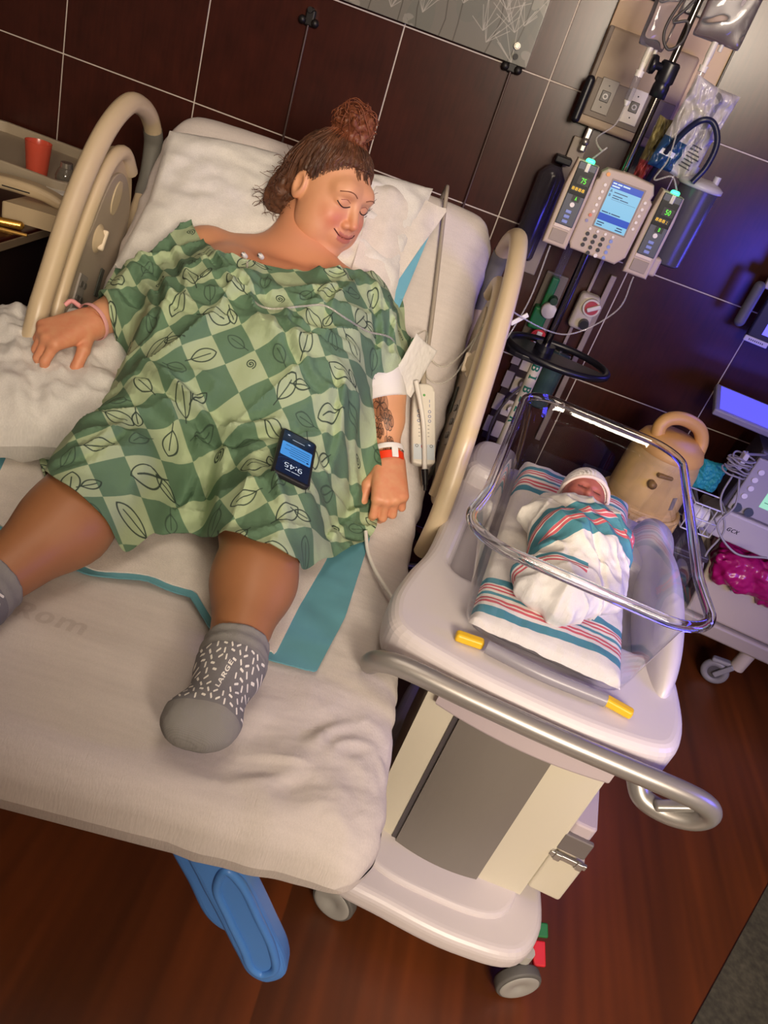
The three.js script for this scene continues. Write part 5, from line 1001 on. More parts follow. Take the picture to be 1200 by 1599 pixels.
    mesh('rate_readout', tr(new THREE.PlaneGeometry(0.03, 0.02), x + 0.006, 0.166, 0.0592), seg(num, '#5dff2a'), m);
    mesh('drug_readout', tr(new THREE.PlaneGeometry(0.036, 0.012), x + 0.001, 0.144, 0.0592), seg(sx < 0 ? '8888' : '8888:8', '#ffc21a'), m);
    mesh('channel_letter', tr(new THREE.PlaneGeometry(0.02, 0.015), x + 0.005, 0.122, 0.0592), seg(ch, '#5dff2a'), m);
    mesh('channel_key', tr(cyl(0.006, 0.006, 0.003, 16), x + 0.002, 0.106, 0.058, PI / 2), kW, m);
    for (let i = 0; i < 3; i++) mesh('module_key', tr(rbox(0.015, 0.008, 0.003, 0.0014), x, 0.088 - i * 0.0125, 0.058), kL, m);
    mesh('name_plate', tr(rbox(0.044, 0.012, 0.003, 0.001, 1), x, 0.05, 0.0525), M(0xd5c6b6, 0.5), m);
    mesh('lower_door', tr(rbox(0.042, 0.03, 0.003, 0.001, 1), x, 0.024, 0.0525), M(0x94877b, 0.5), m);
    mesh('status_light', tr(new THREE.CapsuleGeometry(0.006, 0.012, 4, 12), x + 0.004, 0.212, 0.04, 0, 0, PI / 2), M(0x0b6040, 0.3, { emissive: led, emissiveIntensity: 3 }), m);
    mesh('tube_gate', tr(rbox(0.012, 0.022, 0.006, 0.002), x + 0.002, 0.197, 0.056), M(0xa9a8a2, 0.3, { metalness: 0.5 }), m);
    const gl = new THREE.PointLight(led, 0.0012); gl.position.set(PX0 + 0.01 + x + 0.004, 1.255 + 0.225, 0.435 + 0.055); gl.castShadow = true; scene.add(gl);
  }
  mesh('side_latch', tr(rbox(0.03, 0.05, 0.03, 0.008), 0.155, 0.03, 0.01), matPump, t);
  const l = new THREE.RectAreaLight(new THREE.Color(0.35, 0.65, 1), 1.2, 0.08, 0.11); l.position.set(PX0 + 0.014, 1.39, 0.435 + 0.055); l.lookAt(PX0 + 0.014, 1.39, 2); scene.add(l);
}
// fluid bags with drip chambers
function fluidBag(label, x, y, z, w, h, turn, fill) {
  const t = thing('fluid_bag', label, 'fluid bag', [x, y, z], turn);
  const f = (a, b, c) => { const u = a / (w / 2), v = (b - h / 2) / (h / 2); const th = 0.022 * Math.sqrt(Math.max(0, (1 - u ** 4) * (1 - Math.abs(v) ** 6))) * (0.8 + 0.3 * N3(a * 20, b * 14, 2)); const e = Math.max(Math.abs(u) - 1, Math.abs(v) - 1 + 0.0) * 0.03; return Math.max(Math.abs(c) - th - 0.0012, e) * 0.6; };
  mesh('bag', surfNet(f, [-w / 2 - 0.01, -0.01, -0.04], [w / 2 + 0.01, h + 0.01, 0.04], 0.0045), new THREE.MeshPhysicalMaterial({ color: 0xe6e6ea, roughness: 0.07, transmission: 0.95, thickness: 0.02, ior: 1.33 }), t);
  mesh('port', [bar([0, -0.03, 0], [0, 0.004, 0], 0.009, 14, 0.008), bar([0.018, -0.012, 0], [0.018, 0.004, 0], 0.005, 10)], M(0xcfcabf, 0.4), t);
  mesh('spike', [bar([0, -0.055, 0], [0, -0.028, 0], 0.006, 14, 0.008), tr(cyl(0.011, 0.011, 0.004, 14), 0, -0.05, 0)], M(0xe2ddd2, 0.4), t);
  mesh('drip_chamber', [tr(cyl(0.0095, 0.0095, 0.06, 18, true), 0, -0.088, 0)], matClear, t);
  mesh('chamber_cap', tr(cyl(0.01, 0.01, 0.01, 18), 0, -0.057, 0), M(0xe2ddd2, 0.4), t);
  mesh('chamber_outlet', tr(cyl(0.0096, 0.004, 0.012, 18), 0, -0.123, 0), M(0xe2ddd2, 0.4), t);
  return t;
}
fluidBag('slim clear fluid bag left of the infusion pole', 0.213, 1.735, 0.37, 0.075, 0.26, 0.5);
fluidBag('wide clear fluid bag right of the infusion pole', 0.352, 1.79, 0.37, 0.12, 0.24, 0);
{
  // grey cable looped round the top of the pole
  solo('looped_cable', tube([[0.285, 2.0, 0.36], [0.24, 1.86, 0.39], [0.225, 1.78, 0.4], [0.25, 1.745, 0.4], [0.275, 1.77, 0.395], [0.27, 1.81, 0.39], [0.235, 1.8, 0.392], [0.262, 1.85, 0.385], [0.3, 1.95, 0.37]], 0.0035, 90, 8), M(0x3b3733, 0.5), 'dark cable looped round the top of the infusion pole', 'cable');
  // sealed supply pouch with navy corner
  const tex = canvasTex(256, 384, (g, w, h) => { g.fillStyle = '#b5b0b4'; g.fillRect(0, 0, w, h); g.fillStyle = '#8d8a92'; g.fillRect(150, 60, 26, 200); g.beginPath(); g.strokeStyle = '#77757e'; g.lineWidth = 20; g.arc(110, 80, 60, -1.2, 0.6); g.stroke(); g.fillStyle = '#1d3f68'; g.fillRect(0, 250, 130, 134); g.fillStyle = '#4a4a55'; for (let i = 0; i < 7; i++) g.fillRect(150, 235 + i * 16, rr(40, 85), 6); g.fillStyle = '#e9e7ea'; g.fillRect(20, 300, 80, 24); }, { clamp: true });
  const g = pillowGeo([0, 0, 0], [1, 0, 0], [0, 1, 0], [0, 0, 1], 0.062, 0.11, 0.016, 0.014, 4);
  const u = g.attributes.uv; for (let i = 0; i < u.count; i++) u.setXY(i, u.getX(i) / 0.124 + 0.5, u.getY(i) / 0.22 + 0.5);
  const m = solo('supply_pouch', g, M(0xffffff, 0.3, { map: tex, clearcoat: 0.5, clearcoatRoughness: 0.25 }), 'crinkled clear plastic supply pouch with navy lining hanging right of the pole', 'pouch', [0.395, 1.605, 0.375], 0.15);
  m.rotation.z = R(-6);
  solo('hose', tube([[0.345, 1.44, 0.33], [0.358, 1.56, 0.4], [0.385, 1.625, 0.43], [0.42, 1.637, 0.43], [0.452, 1.6, 0.43], [0.455, 1.545, 0.43], [0.44, 1.5, 0.43]], 0.0075, 60, 12), M(0x161a38, 0.35), 'navy blue suction hose arching over the canister', 'hose');
  const c = thing('suction_canister', 'smoky clear suction canister with white lid right of the pump', 'canister', [0.475, 1.29, 0.37]);
  mesh('canister_body', lathe([[0, 0], [0.042, 0], [0.046, 0.006], [0.052, 0.2]], 36), new THREE.MeshPhysicalMaterial({ color: 0x8a8794, roughness: 0.28, transmission: 0.75, thickness: 0, side: THREE.DoubleSide }), c);
  mesh('lid', [tr(lathe([[0, 0.02], [0.03, 0.02], [0.05, 0.012], [0.06, 0.006], [0.06, -0.004], [0.052, -0.006]], 36), 0, 0.205, 0), tr(cyl(0.009, 0.009, 0.03, 14), -0.03, 0.23, 0), tr(cyl(0.009, 0.009, 0.03, 14), 0.03, 0.225, 0.01)], M(0xb7b3bb, 0.35), c);
  mesh('bracket', [tr(rbox(0.14, 0.02, 0.03, 0.005), -0.11, 0.12, -0.03)], matBlackP, c);
}
{
  const tx = noiseTex(64, (u, v) => { const n = fbm(u * 5, v * 7, 3), r = v < 0.42 ? [150, 60, 62] : [128, 118, 78]; return r.map((c) => c * (1 + n * 0.9)); });
  const g = pillowGeo([0, 0, 0], [1, 0, 0], [0, 1, 0], [0, 0, 1], 0.024, 0.095, 0.018, 0.012, 8), u = g.attributes.uv;
  for (let i = 0; i < u.count; i++) u.setXY(i, u.getX(i) / 0.05 + 0.5, clamp(u.getY(i) / 0.19 + 0.5, 0.01, 0.99));
  const b = solo('fittings_bag', g, M(0xffffff, 0.3, { map: tx, clearcoat: 0.5 }), 'narrow plastic bag of red and yellow fittings behind the infusion pole', 'bag', [0.335, 1.52, 0.3], 0.2);
}
// ---------- head wall console and gas outlets ----------
{
  const t = thing('wall_console', 'tan wall console with electrical outlets behind the infusion pole', 'wall console', [0.115, 1.525, 0.006]);
  const tan = M(0xa8937c, 0.55), tan2 = M(0xc7ab8a, 0.5), tan3 = M(0x7d7065, 0.55);
  mesh('back_plate', tr(rbox(0.345, 0.335, 0.022, 0.004), 0.172, 0.168, 0.011), tan2, t);
  mesh('black_edge', [tr(rbox(0.004, 0.34, 0.03, 0.001, 1), 0.346, 0.168, 0.015), tr(rbox(0.35, 0.004, 0.03, 0.001, 1), 0.172, 0.338, 0.015)], matBlackP, t);
  mesh('housing', tr(rbox(0.265, 0.25, 0.05, 0.01, 3), 0.135, 0.125, 0.03), tan, t);
  mesh('side_trim', tr(rbox(0.014, 0.25, 0.054, 0.004), 0.008, 0.125, 0.03), tan3, t);
  mesh('lower_face', tr(rbox(0.24, 0.1, 0.006, 0.003, 1), 0.14, 0.075, 0.056), tan3, t);
  for (const [x, y, col, lab] of [[0.062, 0.085, 0x8b8177, 'grey outlet plate'], [0.15, 0.085, 0xe6ddd2, 'white outlet plate']]) {
    const o = mesh('outlet_plate', tr(rbox(0.05, 0.09, 0.006, 0.002, 1), x, y, 0.06), M(col, 0.4), t, lab);
    mesh('socket', [tr(rbox(0.026, 0.028, 0.004, 0.002, 1), x, y, 0.064)], M(0x55504c, 0.4), o);
    mesh('socket_ring', tr(new THREE.TorusGeometry(0.006, 0.002, 10, 20), x, y, 0.067), M(0xe9e6e0, 0.3), o);
    mesh('screw', [tr(cyl(0.002, 0.002, 0.002, 10), x, y + 0.028, 0.064, PI / 2)], matDark, o);
    mesh('screw', [tr(cyl(0.002, 0.002, 0.002, 10), x, y - 0.028, 0.064, PI / 2)], matDark, o);
  }
  mesh('black_handle', tr(new THREE.CapsuleGeometry(0.013, 0.1, 6, 14), 0.005, 0.06, 0.09), matBlackP, t);
  mesh('handle_stem', [tr(rbox(0.02, 0.02, 0.04, 0.004), 0.005, 0.02, 0.06)], tan3, t);
}
{
  const t = thing('suction_unit', 'tall smoky plastic suction bottle rack on the wall left of the pump', 'suction unit', [0.165, 1.06, 0.006]);
  mesh('rail', tr(rbox(0.05, 0.42, 0.02, 0.004), 0, 0.22, 0.01), M(0x8f8276, 0.5), t);
  mesh('valve', [tr(rbox(0.02, 0.07, 0.03, 0.006), 0.01, 0.43, 0.035), tr(sph(0.011), 0.01, 0.425, 0.055)], matSteel, t);
  mesh('bottle', tr(lathe([[0, 0], [0.036, 0], [0.04, 0.01], [0.042, 0.25], [0.02, 0.28], [0, 0.28]], 28), -0.045, 0.06, 0.07), new THREE.MeshPhysicalMaterial({ color: 0x77707c, roughness: 0.15, transmission: 0.7, thickness: 0, side: THREE.DoubleSide }), t);
  mesh('bottle_hook', [tr(rbox(0.05, 0.02, 0.08, 0.005), -0.03, 0.36, 0.045)], matDark, t);
}
{
  const t = thing('oxygen_flowmeter', 'green and white oxygen flowmeter on the wall under the pump', 'flowmeter', [0.262, 0.92, 0.006]);
  mesh('wall_plate', tr(rbox(0.075, 0.24, 0.014, 0.004), 0, 0.06, 0.007), M(0x6f655c, 0.6), t);
  mesh('green_body', [tr(rbox(0.05, 0.075, 0.05, 0.008), -0.008, 0.035, 0.04), tr(rbox(0.026, 0.13, 0.04, 0.006), -0.004, 0.11, 0.035)], M(0x1c7440, 0.45), t);
  mesh('gauge_body', [tr(lathe([[0, 0.03], [0.022, 0.03], [0.026, 0.02], [0.026, 0], [0, 0]], 24), 0.012, 0.075, 0.06, PI / 2)], M(0xd8d2c4, 0.4), t);
  mesh('knob', tr(cyl(0.012, 0.014, 0.03, 18), 0.014, 0.11, 0.075, PI / 2), M(0x123c24, 0.4), t);
  mesh('red_knob', [tr(cyl(0.026, 0.026, 0.02, 24), 0.015, -0.02, 0.06, PI / 2)], M(0xc6303c, 0.4), t);
  mesh('knob_label', tr(rbox(0.018, 0.04, 0.006, 0.002, 1), 0.015, -0.02, 0.072), M(0xe4dfd8, 0.4), t);
  mesh('flow_tube', tr(cyl(0.014, 0.014, 0.13, 18, true), -0.004, 0.24, 0.04), matClear, t);
}
{
  const t = thing('vacuum_regulator', 'white vacuum regulator with black knob under the pump', 'regulator', [0.385, 0.965, 0.006]);
  mesh('wall_rail', [tr(rbox(0.02, 0.62, 0.016, 0.003), 0.045, -0.12, 0.008), tr(rbox(0.012, 0.6, 0.012, 0.003), -0.01, 0.0, 0.006)], M(0x9c8d84, 0.4, { metalness: 0.3 }), t);
  mesh('body', [tr(rbox(0.07, 0.12, 0.05, 0.016), 0, 0.06, 0.04)], M(0xc5bba9, 0.4), t);
  mesh('gauge', [tr(cyl(0.028, 0.028, 0.018, 28), 0.012, 0.085, 0.07, PI / 2)], M(0xdad3c6, 0.35), t);
  mesh('gauge_dial', [tr(cyl(0.022, 0.022, 0.003, 28), 0.012, 0.085, 0.0805, PI / 2)], M(0xb53a46, 0.4), t);
  mesh('selector', tr(rbox(0.045, 0.014, 0.012, 0.004), 0.018, 0.088, 0.087, 0, 0, R(35)), M(0xeae4da, 0.35), t);
  mesh('black_knob', tr(cyl(0.015, 0.017, 0.024, 22), 0.012, 0.028, 0.075, PI / 2), matBlackP, t);
  mesh('bottle', tr(lathe([[0, 0], [0.034, 0], [0.038, 0.01], [0.042, 0.2], [0, 0.2]], 28), -0.02, -0.29, 0.06), new THREE.MeshPhysicalMaterial({ color: 0x86a69c, roughness: 0.12, transmission: 0.8, thickness: 0, side: THREE.DoubleSide }), t);
  mesh('green_liner', tr(lathe([[0, 0.0], [0.028, 0.0], [0.032, 0.12], [0, 0.12]], 24), -0.02, -0.26, 0.06), M(0x146e5a, 0.5), t);
}
{
  const t = thing('power_outlet_strip', 'vertical strip of white outlets with plugged cords below the oxygen flowmeter', 'outlet strip', [0.3, 0.5, 0.006]);
  mesh('backing', tr(rbox(0.13, 0.4, 0.012, 0.003), 0, 0.17, 0.006), M(0x2c1a1c, 0.5), t);
  const ys = [0.02, 0.11, 0.2, 0.29, 0.345];
  ys.forEach((y, i) => { const o = mesh('outlet_plate', tr(rbox(0.048, 0.062, 0.008, 0.002, 1), -0.01, y, 0.015), M(0xcbbfae, 0.45), t); mesh('outlet_plate', tr(rbox(0.03, 0.062, 0.008, 0.002, 1), -0.055, y + 0.01, 0.015), M(0xa99d90, 0.45), t); });
  mesh('plug', [tr(cyl(0.014, 0.016, 0.03, 16), 0.0, 0.22, 0.035, PI / 2)], M(0x7b7068, 0.5), t);
  mesh('plug', [tr(cyl(0.012, 0.013, 0.026, 16), -0.005, 0.12, 0.035, PI / 2)], M(0xd8cfc0, 0.5), t);
  mesh('red_plug', [tr(cyl(0.013, 0.013, 0.024, 18), 0.005, 0.33, 0.032, PI / 2)], M(0x6d1c28, 0.4), t);
  mesh('power_cord', tube([[0, 0.215, 0.05], [-0.03, 0.16, 0.06], [-0.05, 0.06, 0.06], [-0.03, -0.1, 0.05], [-0.02, -0.35, 0.05]], 0.005, 40, 8), M(0x5d564f, 0.5), t);
}
// ---------- equipment to the right of the bassinet ----------
{
  // dark cart that carries the jug
  const c = thing('equipment_cart', 'dark equipment cart against the wall under the yellowed jug', 'cart', [0.8, 0, 0.3]);
  mesh('cabinet', tr(rbox(0.38, 0.45, 0.36, 0.01), 0, 0.31, 0), M(0x2a242e, 0.5), c);
  mesh('top', tr(rbox(0.4, 0.02, 0.38, 0.006), 0, 0.545, 0), M(0x37303c, 0.45), c);
  for (const x of [-0.15, 0.15]) for (const z of [-0.13, 0.13]) mesh('caster', [tr(cyl(0.035, 0.035, 0.025, 20), x, 0.036, z, 0, 0, PI / 2), bar([x, 0.04, z], [x, 0.1, z], 0.01)], matBlackP, c);
  // yellowed plastic jug with handle
  const jt = thing('plastic_jug', 'yellowed plastic jug with loop handle behind the bassinet', 'jug', [0.755, 0.555, 0.37], 0.25);
  const tx = noiseTex(128, (u, v) => { const k = 1 + fbm(u * 8, v * 8, 3) * 0.2; return [214 * k, 178 * k, 116 * k]; });
  const yel = M(0xffffff, 0.45, { map: tx }), yel2 = M(0xd9a860, 0.45);
  mesh('jug_body', [lathe([[0, 0], [0.118, 0], [0.13, 0.012], [0.132, 0.045], [0.116, 0.06], [0.112, 0.065], [0.117, 0.08], [0.113, 0.2], [0.104, 0.24]], 48)], yel, jt);
  for (const y of [0.02, 0.05]) mesh('base_rib', tr(new THREE.TorusGeometry(0.128, 0.008, 10, 48), 0, y, 0, PI / 2), yel, jt);
  for (let i = 0; i < 9; i++) { const a = i / 9 * 2 * PI; mesh('base_lug', tr(rbox(0.03, 0.05, 0.022, 0.006), 0.126 * Math.cos(a), 0.03, 0.126 * Math.sin(a), 0, -a + PI / 2), yel, jt); }
  mesh('jug_lid', [tr(lathe([[0.106, 0], [0.108, 0.012], [0.098, 0.034], [0.066, 0.056], [0, 0.062]], 48), 0, 0.238, 0)], yel2, jt);
  mesh('lid_handle', [tube([[-0.062, 0.265, 0.01], [-0.068, 0.31, 0], [-0.045, 0.338, -0.005], [0, 0.347, -0.005], [0.055, 0.332, -0.005], [0.084, 0.295, 0], [0.088, 0.25, 0.01]], 0.021, 60, 14)], yel2, jt);
  mesh('spout', [tr(rbox(0.05, 0.012, 0.02, 0.005), -0.035, 0.2, 0.108), tr(lathe([[0, 0], [0.012, 0], [0.012, 0.02], [0, 0.022]], 18), -0.06, 0.165, 0.098, PI / 2)], M(0x8a6b3a, 0.5), jt);
  mesh('tape', tr(rbox(0.016, 0.045, 0.003, 0.001, 1), 0.035, 0.12, 0.111, 0, 0.3, R(10)), M(0x8d8580, 0.4), jt);
  mesh('hose_end', [tr(cyl(0.02, 0.022, 0.04, 18), -0.03, 0.03, 0.12, PI / 2)], M(0x6b5a3c, 0.5), jt);
}
{
  const t = thing('wire_basket', 'small white wire basket holding a roll beside the jug', 'basket', [0.93, 0.6, 0.4]);
  const wm = M(0xcfd0d8, 0.35, { metalness: 0.3 });
  const rim = (y, w, d) => tube([[-w, y, -d], [w, y, -d], [w, y, d], [-w, y, d]], 0.0028, 48, 6, true, 0.05);
  mesh('top_wire', rim(0.1, 0.05, 0.05), wm, t); mesh('middle_wire', rim(0.05, 0.048, 0.048), wm, t); mesh('bottom_wire', rim(0.003, 0.046, 0.046), wm, t);
  for (let i = -2; i <= 2; i++) { mesh('upright_wire', bar([i * 0.024, 0.003, 0.047], [i * 0.024, 0.1, 0.05], 0.0022, 8), wm, t); mesh('floor_wire', bar([i * 0.022, 0.003, -0.046], [i * 0.022, 0.003, 0.046], 0.0022, 8), wm, t); }
  mesh('mounting_arm', [bar([0, 0.05, -0.048], [0.03, 0.05, -0.33], 0.008)], M(0x8b8890, 0.4), t);
  const r = thing('tape_roll', 'white roll lying in the wire basket', 'tape roll', [0.925, 0.606, 0.4]);
  mesh('roll', tr(lathe([[0.012, -0.03], [0.03, -0.03], [0.032, -0.028], [0.032, 0.028], [0.03, 0.03], [0.012, 0.03]], 30), 0, 0.033, 0, 0, 0, PI / 2), M(0xe3e1e4, 0.7), r);
  mesh('core', tr(cyl(0.012, 0.012, 0.06, 20, true), 0, 0.033, 0, 0, 0, PI / 2), M(0xb5a58e, 0.7), r);
  solo('teal_cloth', pillowGeo([0, 0, 0], [1, 0, 0], [0, 1, 0], [0, 0, 1], 0.045, 0.05, 0.022, 0.008, 6), M(0x1f8f98, 0.6), 'teal cloth hanging between the jug and the monitor', 'cloth', [0.905, 0.76, 0.36], 0.2);
}
{
  const t = thing('fetal_monitor', 'grey monitor with round knobs on a pedestal at the right edge', 'monitor', [1.1, 0.57, 0.2], R(-8));
  const gm = M(0xa9a5ab, 0.45), gd = M(0x4c4856, 0.5);
  mesh('pedestal', extr(poly([[-0.11, 0.0], [0.16, 0.0], [0.15, 0.1], [-0.05, 0.1]]), 0.16, 0.008, 3), M(0xb9b3b4, 0.45), t);
  const gt = canvasTex(256, 96, (g, w, h) => { g.fillStyle = '#b9b3b4'; g.fillRect(0, 0, w, h); g.fillStyle = '#26222a'; g.font = 'italic bold 70px sans-serif'; g.fillText('GCX', 44, 72); }, { clamp: true });
  mesh('maker_mark', tr(new THREE.PlaneGeometry(0.07, 0.026), -0.005, 0.045, 0.1625), M(0xffffff, 0.45, { map: gt }), t);
  mesh('case', [tr(extr(poly([[-0.08, 0.1], [0.16, 0.1], [0.17, 0.3], [-0.06, 0.32]]), 0.16, 0.01, 3), 0, 0, -0.02)], gd, t);
  mesh('face', tr(rbox(0.22, 0.19, 0.014, 0.006), 0.05, 0.2, 0.145), gm, t);
  for (let i = 0; i < 2; i++) mesh('knob', tr(cyl(0.014, 0.014, 0.012, 22), -0.035 + i * 0.038, 0.122, 0.157, PI / 2), M(0x4a5262, 0.35), t);
  for (let i = 0; i < 4; i++) mesh('arrow_key', tr(cyl(0.009, 0.009, 0.005, 18), -0.035 + (i % 2) * 0.004, 0.165 + i * 0.03, 0.154, PI / 2), M(0xe8e4ea, 0.4), t);
  const sc = canvasTex(128, 128, (g, w, h) => { g.fillStyle = '#a6e8cf'; g.fillRect(0, 0, w, h); g.fillStyle = '#2d6a60'; g.fillRect(14, 30, 60, 26); g.fillRect(10, 90, 100, 4); }, { clamp: true });
  mesh('small_screen', tr(new THREE.PlaneGeometry(0.1, 0.07), 0.07, 0.185, 0.1528), M(0x050505, 0.3, { emissive: new THREE.Color(1, 1, 1), emissiveMap: sc, emissiveIntensity: 0.8 }), t);
  // tilted upper display
  const d = new THREE.Group(); d.name = 'tilted_display'; d.position.set(-0.05, 0.385, 0.06); d.rotation.set(R(-80), R(0), R(0)); t.add(d);
  mesh('display_frame', tr(rbox(0.4, 0.18, 0.022, 0.006), 0, 0, 0), M(0x8d8b98, 0.4), d);
  mesh('display_glass', tr(new THREE.PlaneGeometry(0.37, 0.155), 0, 0, 0.0118), M(0x03030a, 0.25, { emissive: BLUE, emissiveIntensity: 1.3 }), d);
  mesh('display_arm', [bar([0.08, 0.0, -0.01], [0.08, -0.05, -0.075], 0.016)], gd, d);
}
{
  // screen on the wall arm at the right edge
  const P = [0.985, 1.2, 0.13], T = R(-10);
  const t = thing('wall_monitor', 'blue lit screen with grey grip on an arm at the right edge', 'monitor', P, T);
  mesh('screen_case', tr(rbox(0.34, 0.26, 0.03, 0.008), 0.05, 0.06, 0), M(0x1b1b3a, 0.4), t);
  mesh('screen', tr(new THREE.PlaneGeometry(0.29, 0.2), 0.065, 0.065, 0.0155), M(0x03030a, 0.3, { emissive: BLUE, emissiveIntensity: 2.2 }), t);
  mesh('side_grip', tr(new THREE.CapsuleGeometry(0.017, 0.11, 6, 16), -0.16, 0.035, 0.03), M(0x5a5a66, 0.5), t);
  mesh('grip_mount', tr(rbox(0.03, 0.04, 0.03, 0.005), -0.132, 0.11, 0.005), M(0xc4bdb6, 0.5), t);
  const lt = canvasTex(160, 40, (g, w, h) => { g.fillStyle = '#c9c6cc'; g.fillRect(0, 0, w, h); g.fillStyle = '#55525c'; for (let i = 0; i < 8; i++) g.fillRect(18 + i * 16, 11, 10, 18); }, { clamp: true });
  mesh('name_tag', tr(rbox(0.075, 0.018, 0.006, 0.003, 2), -0.085, -0.06, 0.018), M(0xc9c6cc, 0.4), t);
  mesh('tag_print', tr(new THREE.PlaneGeometry(0.06, 0.012), -0.085, -0.06, 0.0213), M(0xffffff, 0.4, { map: lt }), t);
  mesh('arm', bar([0.1, 0.05, -0.01], [0.1, 0.05, -0.128], 0.03), M(0x6a6670, 0.4), t);
  const l = new THREE.RectAreaLight(BLUE, 7, 0.29, 0.2), q = V(0.065, 0.065, 0.02).applyAxisAngle(V(0, 1, 0), T).add(V(...P)), n = V(0, 0, 1).applyAxisAngle(V(0, 1, 0), T);
  l.position.copy(q); l.lookAt(q.clone().add(n)); scene.add(l);
  const l2 = new THREE.RectAreaLight(BLUE, 3, 0.37, 0.155);
  const M2 = new THREE.Matrix4().makeRotationY(R(-8)).setPosition(1.1, 0.57, 0.2).multiply(new THREE.Matrix4().makeRotationFromEuler(new THREE.Euler(R(-80), 0, 0)).setPosition(-0.05, 0.385, 0.06));
  const q2 = V(0, 0, 0.016).applyMatrix4(M2), n2 = V(0, 0, 1).transformDirection(M2); l2.position.copy(q2); l2.lookAt(q2.clone().add(n2)); scene.add(l2);
}
{
  // coil of grey leads
  const P = []; for (let i = 0; i < 90; i++) { const a = i * 0.42; P.push([0.035 * Math.cos(a) + N3(i * 0.2, 1, 1) * 0.012, i * 0.0007 + N3(i * 0.3, 5, 1) * 0.012, 0.022 * Math.sin(a) + N3(i * 0.25, 2, 9) * 0.012]); }
  const t = thing('cable_coil', 'coil of grey monitor leads hanging beside the fetal monitor', 'cable', [0.945, 0.815, 0.42]);
  mesh('coil', tube(P, 0.003, 380, 6), M(0x8e8b92, 0.5), t);
  mesh('tie', tr(rbox(0.016, 0.05, 0.03, 0.004), 0, 0.05, 0), M(0xc9c4c6, 0.5), t);
  mesh('lead', tube([[0.0, 0.0, 0.0], [0.0, -0.08, 0.02], [0.05, -0.16, 0.05], [0.04, -0.25, 0.06], [0.06, -0.32, 0.06]], 0.0035, 50, 6), M(0x8e8b92, 0.5), t);
  mesh('lead', tube([[0.02, 0.0, 0.0], [0.045, -0.08, 0.03], [0.02, -0.15, 0.06], [0.1, -0.2, 0.09], [0.18, -0.17, 0.11]], 0.0035, 50, 6), M(0x8e8b92, 0.5), t);
  mesh('hanger', [bar([0, 0.07, 0], [0.1, 0.06, -0.1], 0.004), bar([0.0, 0.03, 0], [0, 0.08, 0], 0.003)], M(0x8b8890, 0.4), t);
}
{
  const t = thing('monitor_cart', 'beige wheeled cart base at the right edge of the room', 'cart', [1.34, 0, 0.11], R(-8));
  const bm = M(0xb9ada2, 0.45);
  mesh('waste_bin', extr(poly([[-0.2, 0.26], [0.5, 0.26], [0.525, 0.46], [-0.225, 0.46]]), 0.24, 0.012, 3), bm, t);
  mesh('base_frame', [tr(rbox(0.76, 0.06, 0.3, 0.012), 0.15, 0.225, 0.1)], M(0xa59a90, 0.45), t);
  for (const [x, z] of [[0.04, 0.2], [0.46, 0.2], [-0.14, 0.0], [0.46, 0.0]]) {
    const c = new THREE.Group(); c.name = 'caster'; c.position.set(x, 0, z); c.rotation.y = R(-12); t.add(c);
    mesh('wheel', [tr(new THREE.TorusGeometry(0.036, 0.014, 14, 36), -0.02, 0.051, 0.0, 0, 0, 0)], M(0x7d7a80, 0.5), c);
    mesh('wheel_core', tr(cyl(0.034, 0.034, 0.016, 28), -0.02, 0.051, 0, PI / 2), M(0x4b484e, 0.5), c);
    mesh('fork', [tr(rbox(0.09, 0.018, 0.03, 0.008), -0.01, 0.105, 0, 0, 0, R(14)), tr(rbox(0.02, 0.08, 0.012, 0.005), 0.0, 0.08, 0.02, 0, 0, R(-30))], M(0x85838a, 0.45), c);
    mesh('stem', [bar([0.03, 0.11, 0], [0.035, 0.2, 0], 0.026, 18)], M(0xb9ada2, 0.45), c);
  }
  mesh('post', [tr(rbox(0.26, 0.16, 0.08, 0.01), -0.17, 0.5, 0.02)], bm, t);
  const bag = surfNet((x, y, z) => { const d = Math.hypot(Math.max(Math.abs(x - 0.13) - 0.29, 0), Math.max(Math.abs(y - 0.48) - 0.012, 0), Math.max(Math.abs(z - 0.18) - 0.07, 0)) - 0.055; return d + fbm(x * 12, y * 12, z * 12) * 0.035 + Math.sin(x * 60 + N3(x * 10, y * 10, z * 10) * 8 + y * 40) * 0.004; }, [-0.3, 0.36, 0.02], [0.6, 0.62, 0.36], 0.007);
  const b = solo('waste_bag', bag, new THREE.MeshPhysicalMaterial({ color: 0xb0186a, roughness: 0.28, transmission: 0.15, thickness: 0, side: THREE.DoubleSide }), 'crumpled magenta plastic bag lining the bin of the cart', 'bag', [1.34, 0, 0.11], R(-8));
}
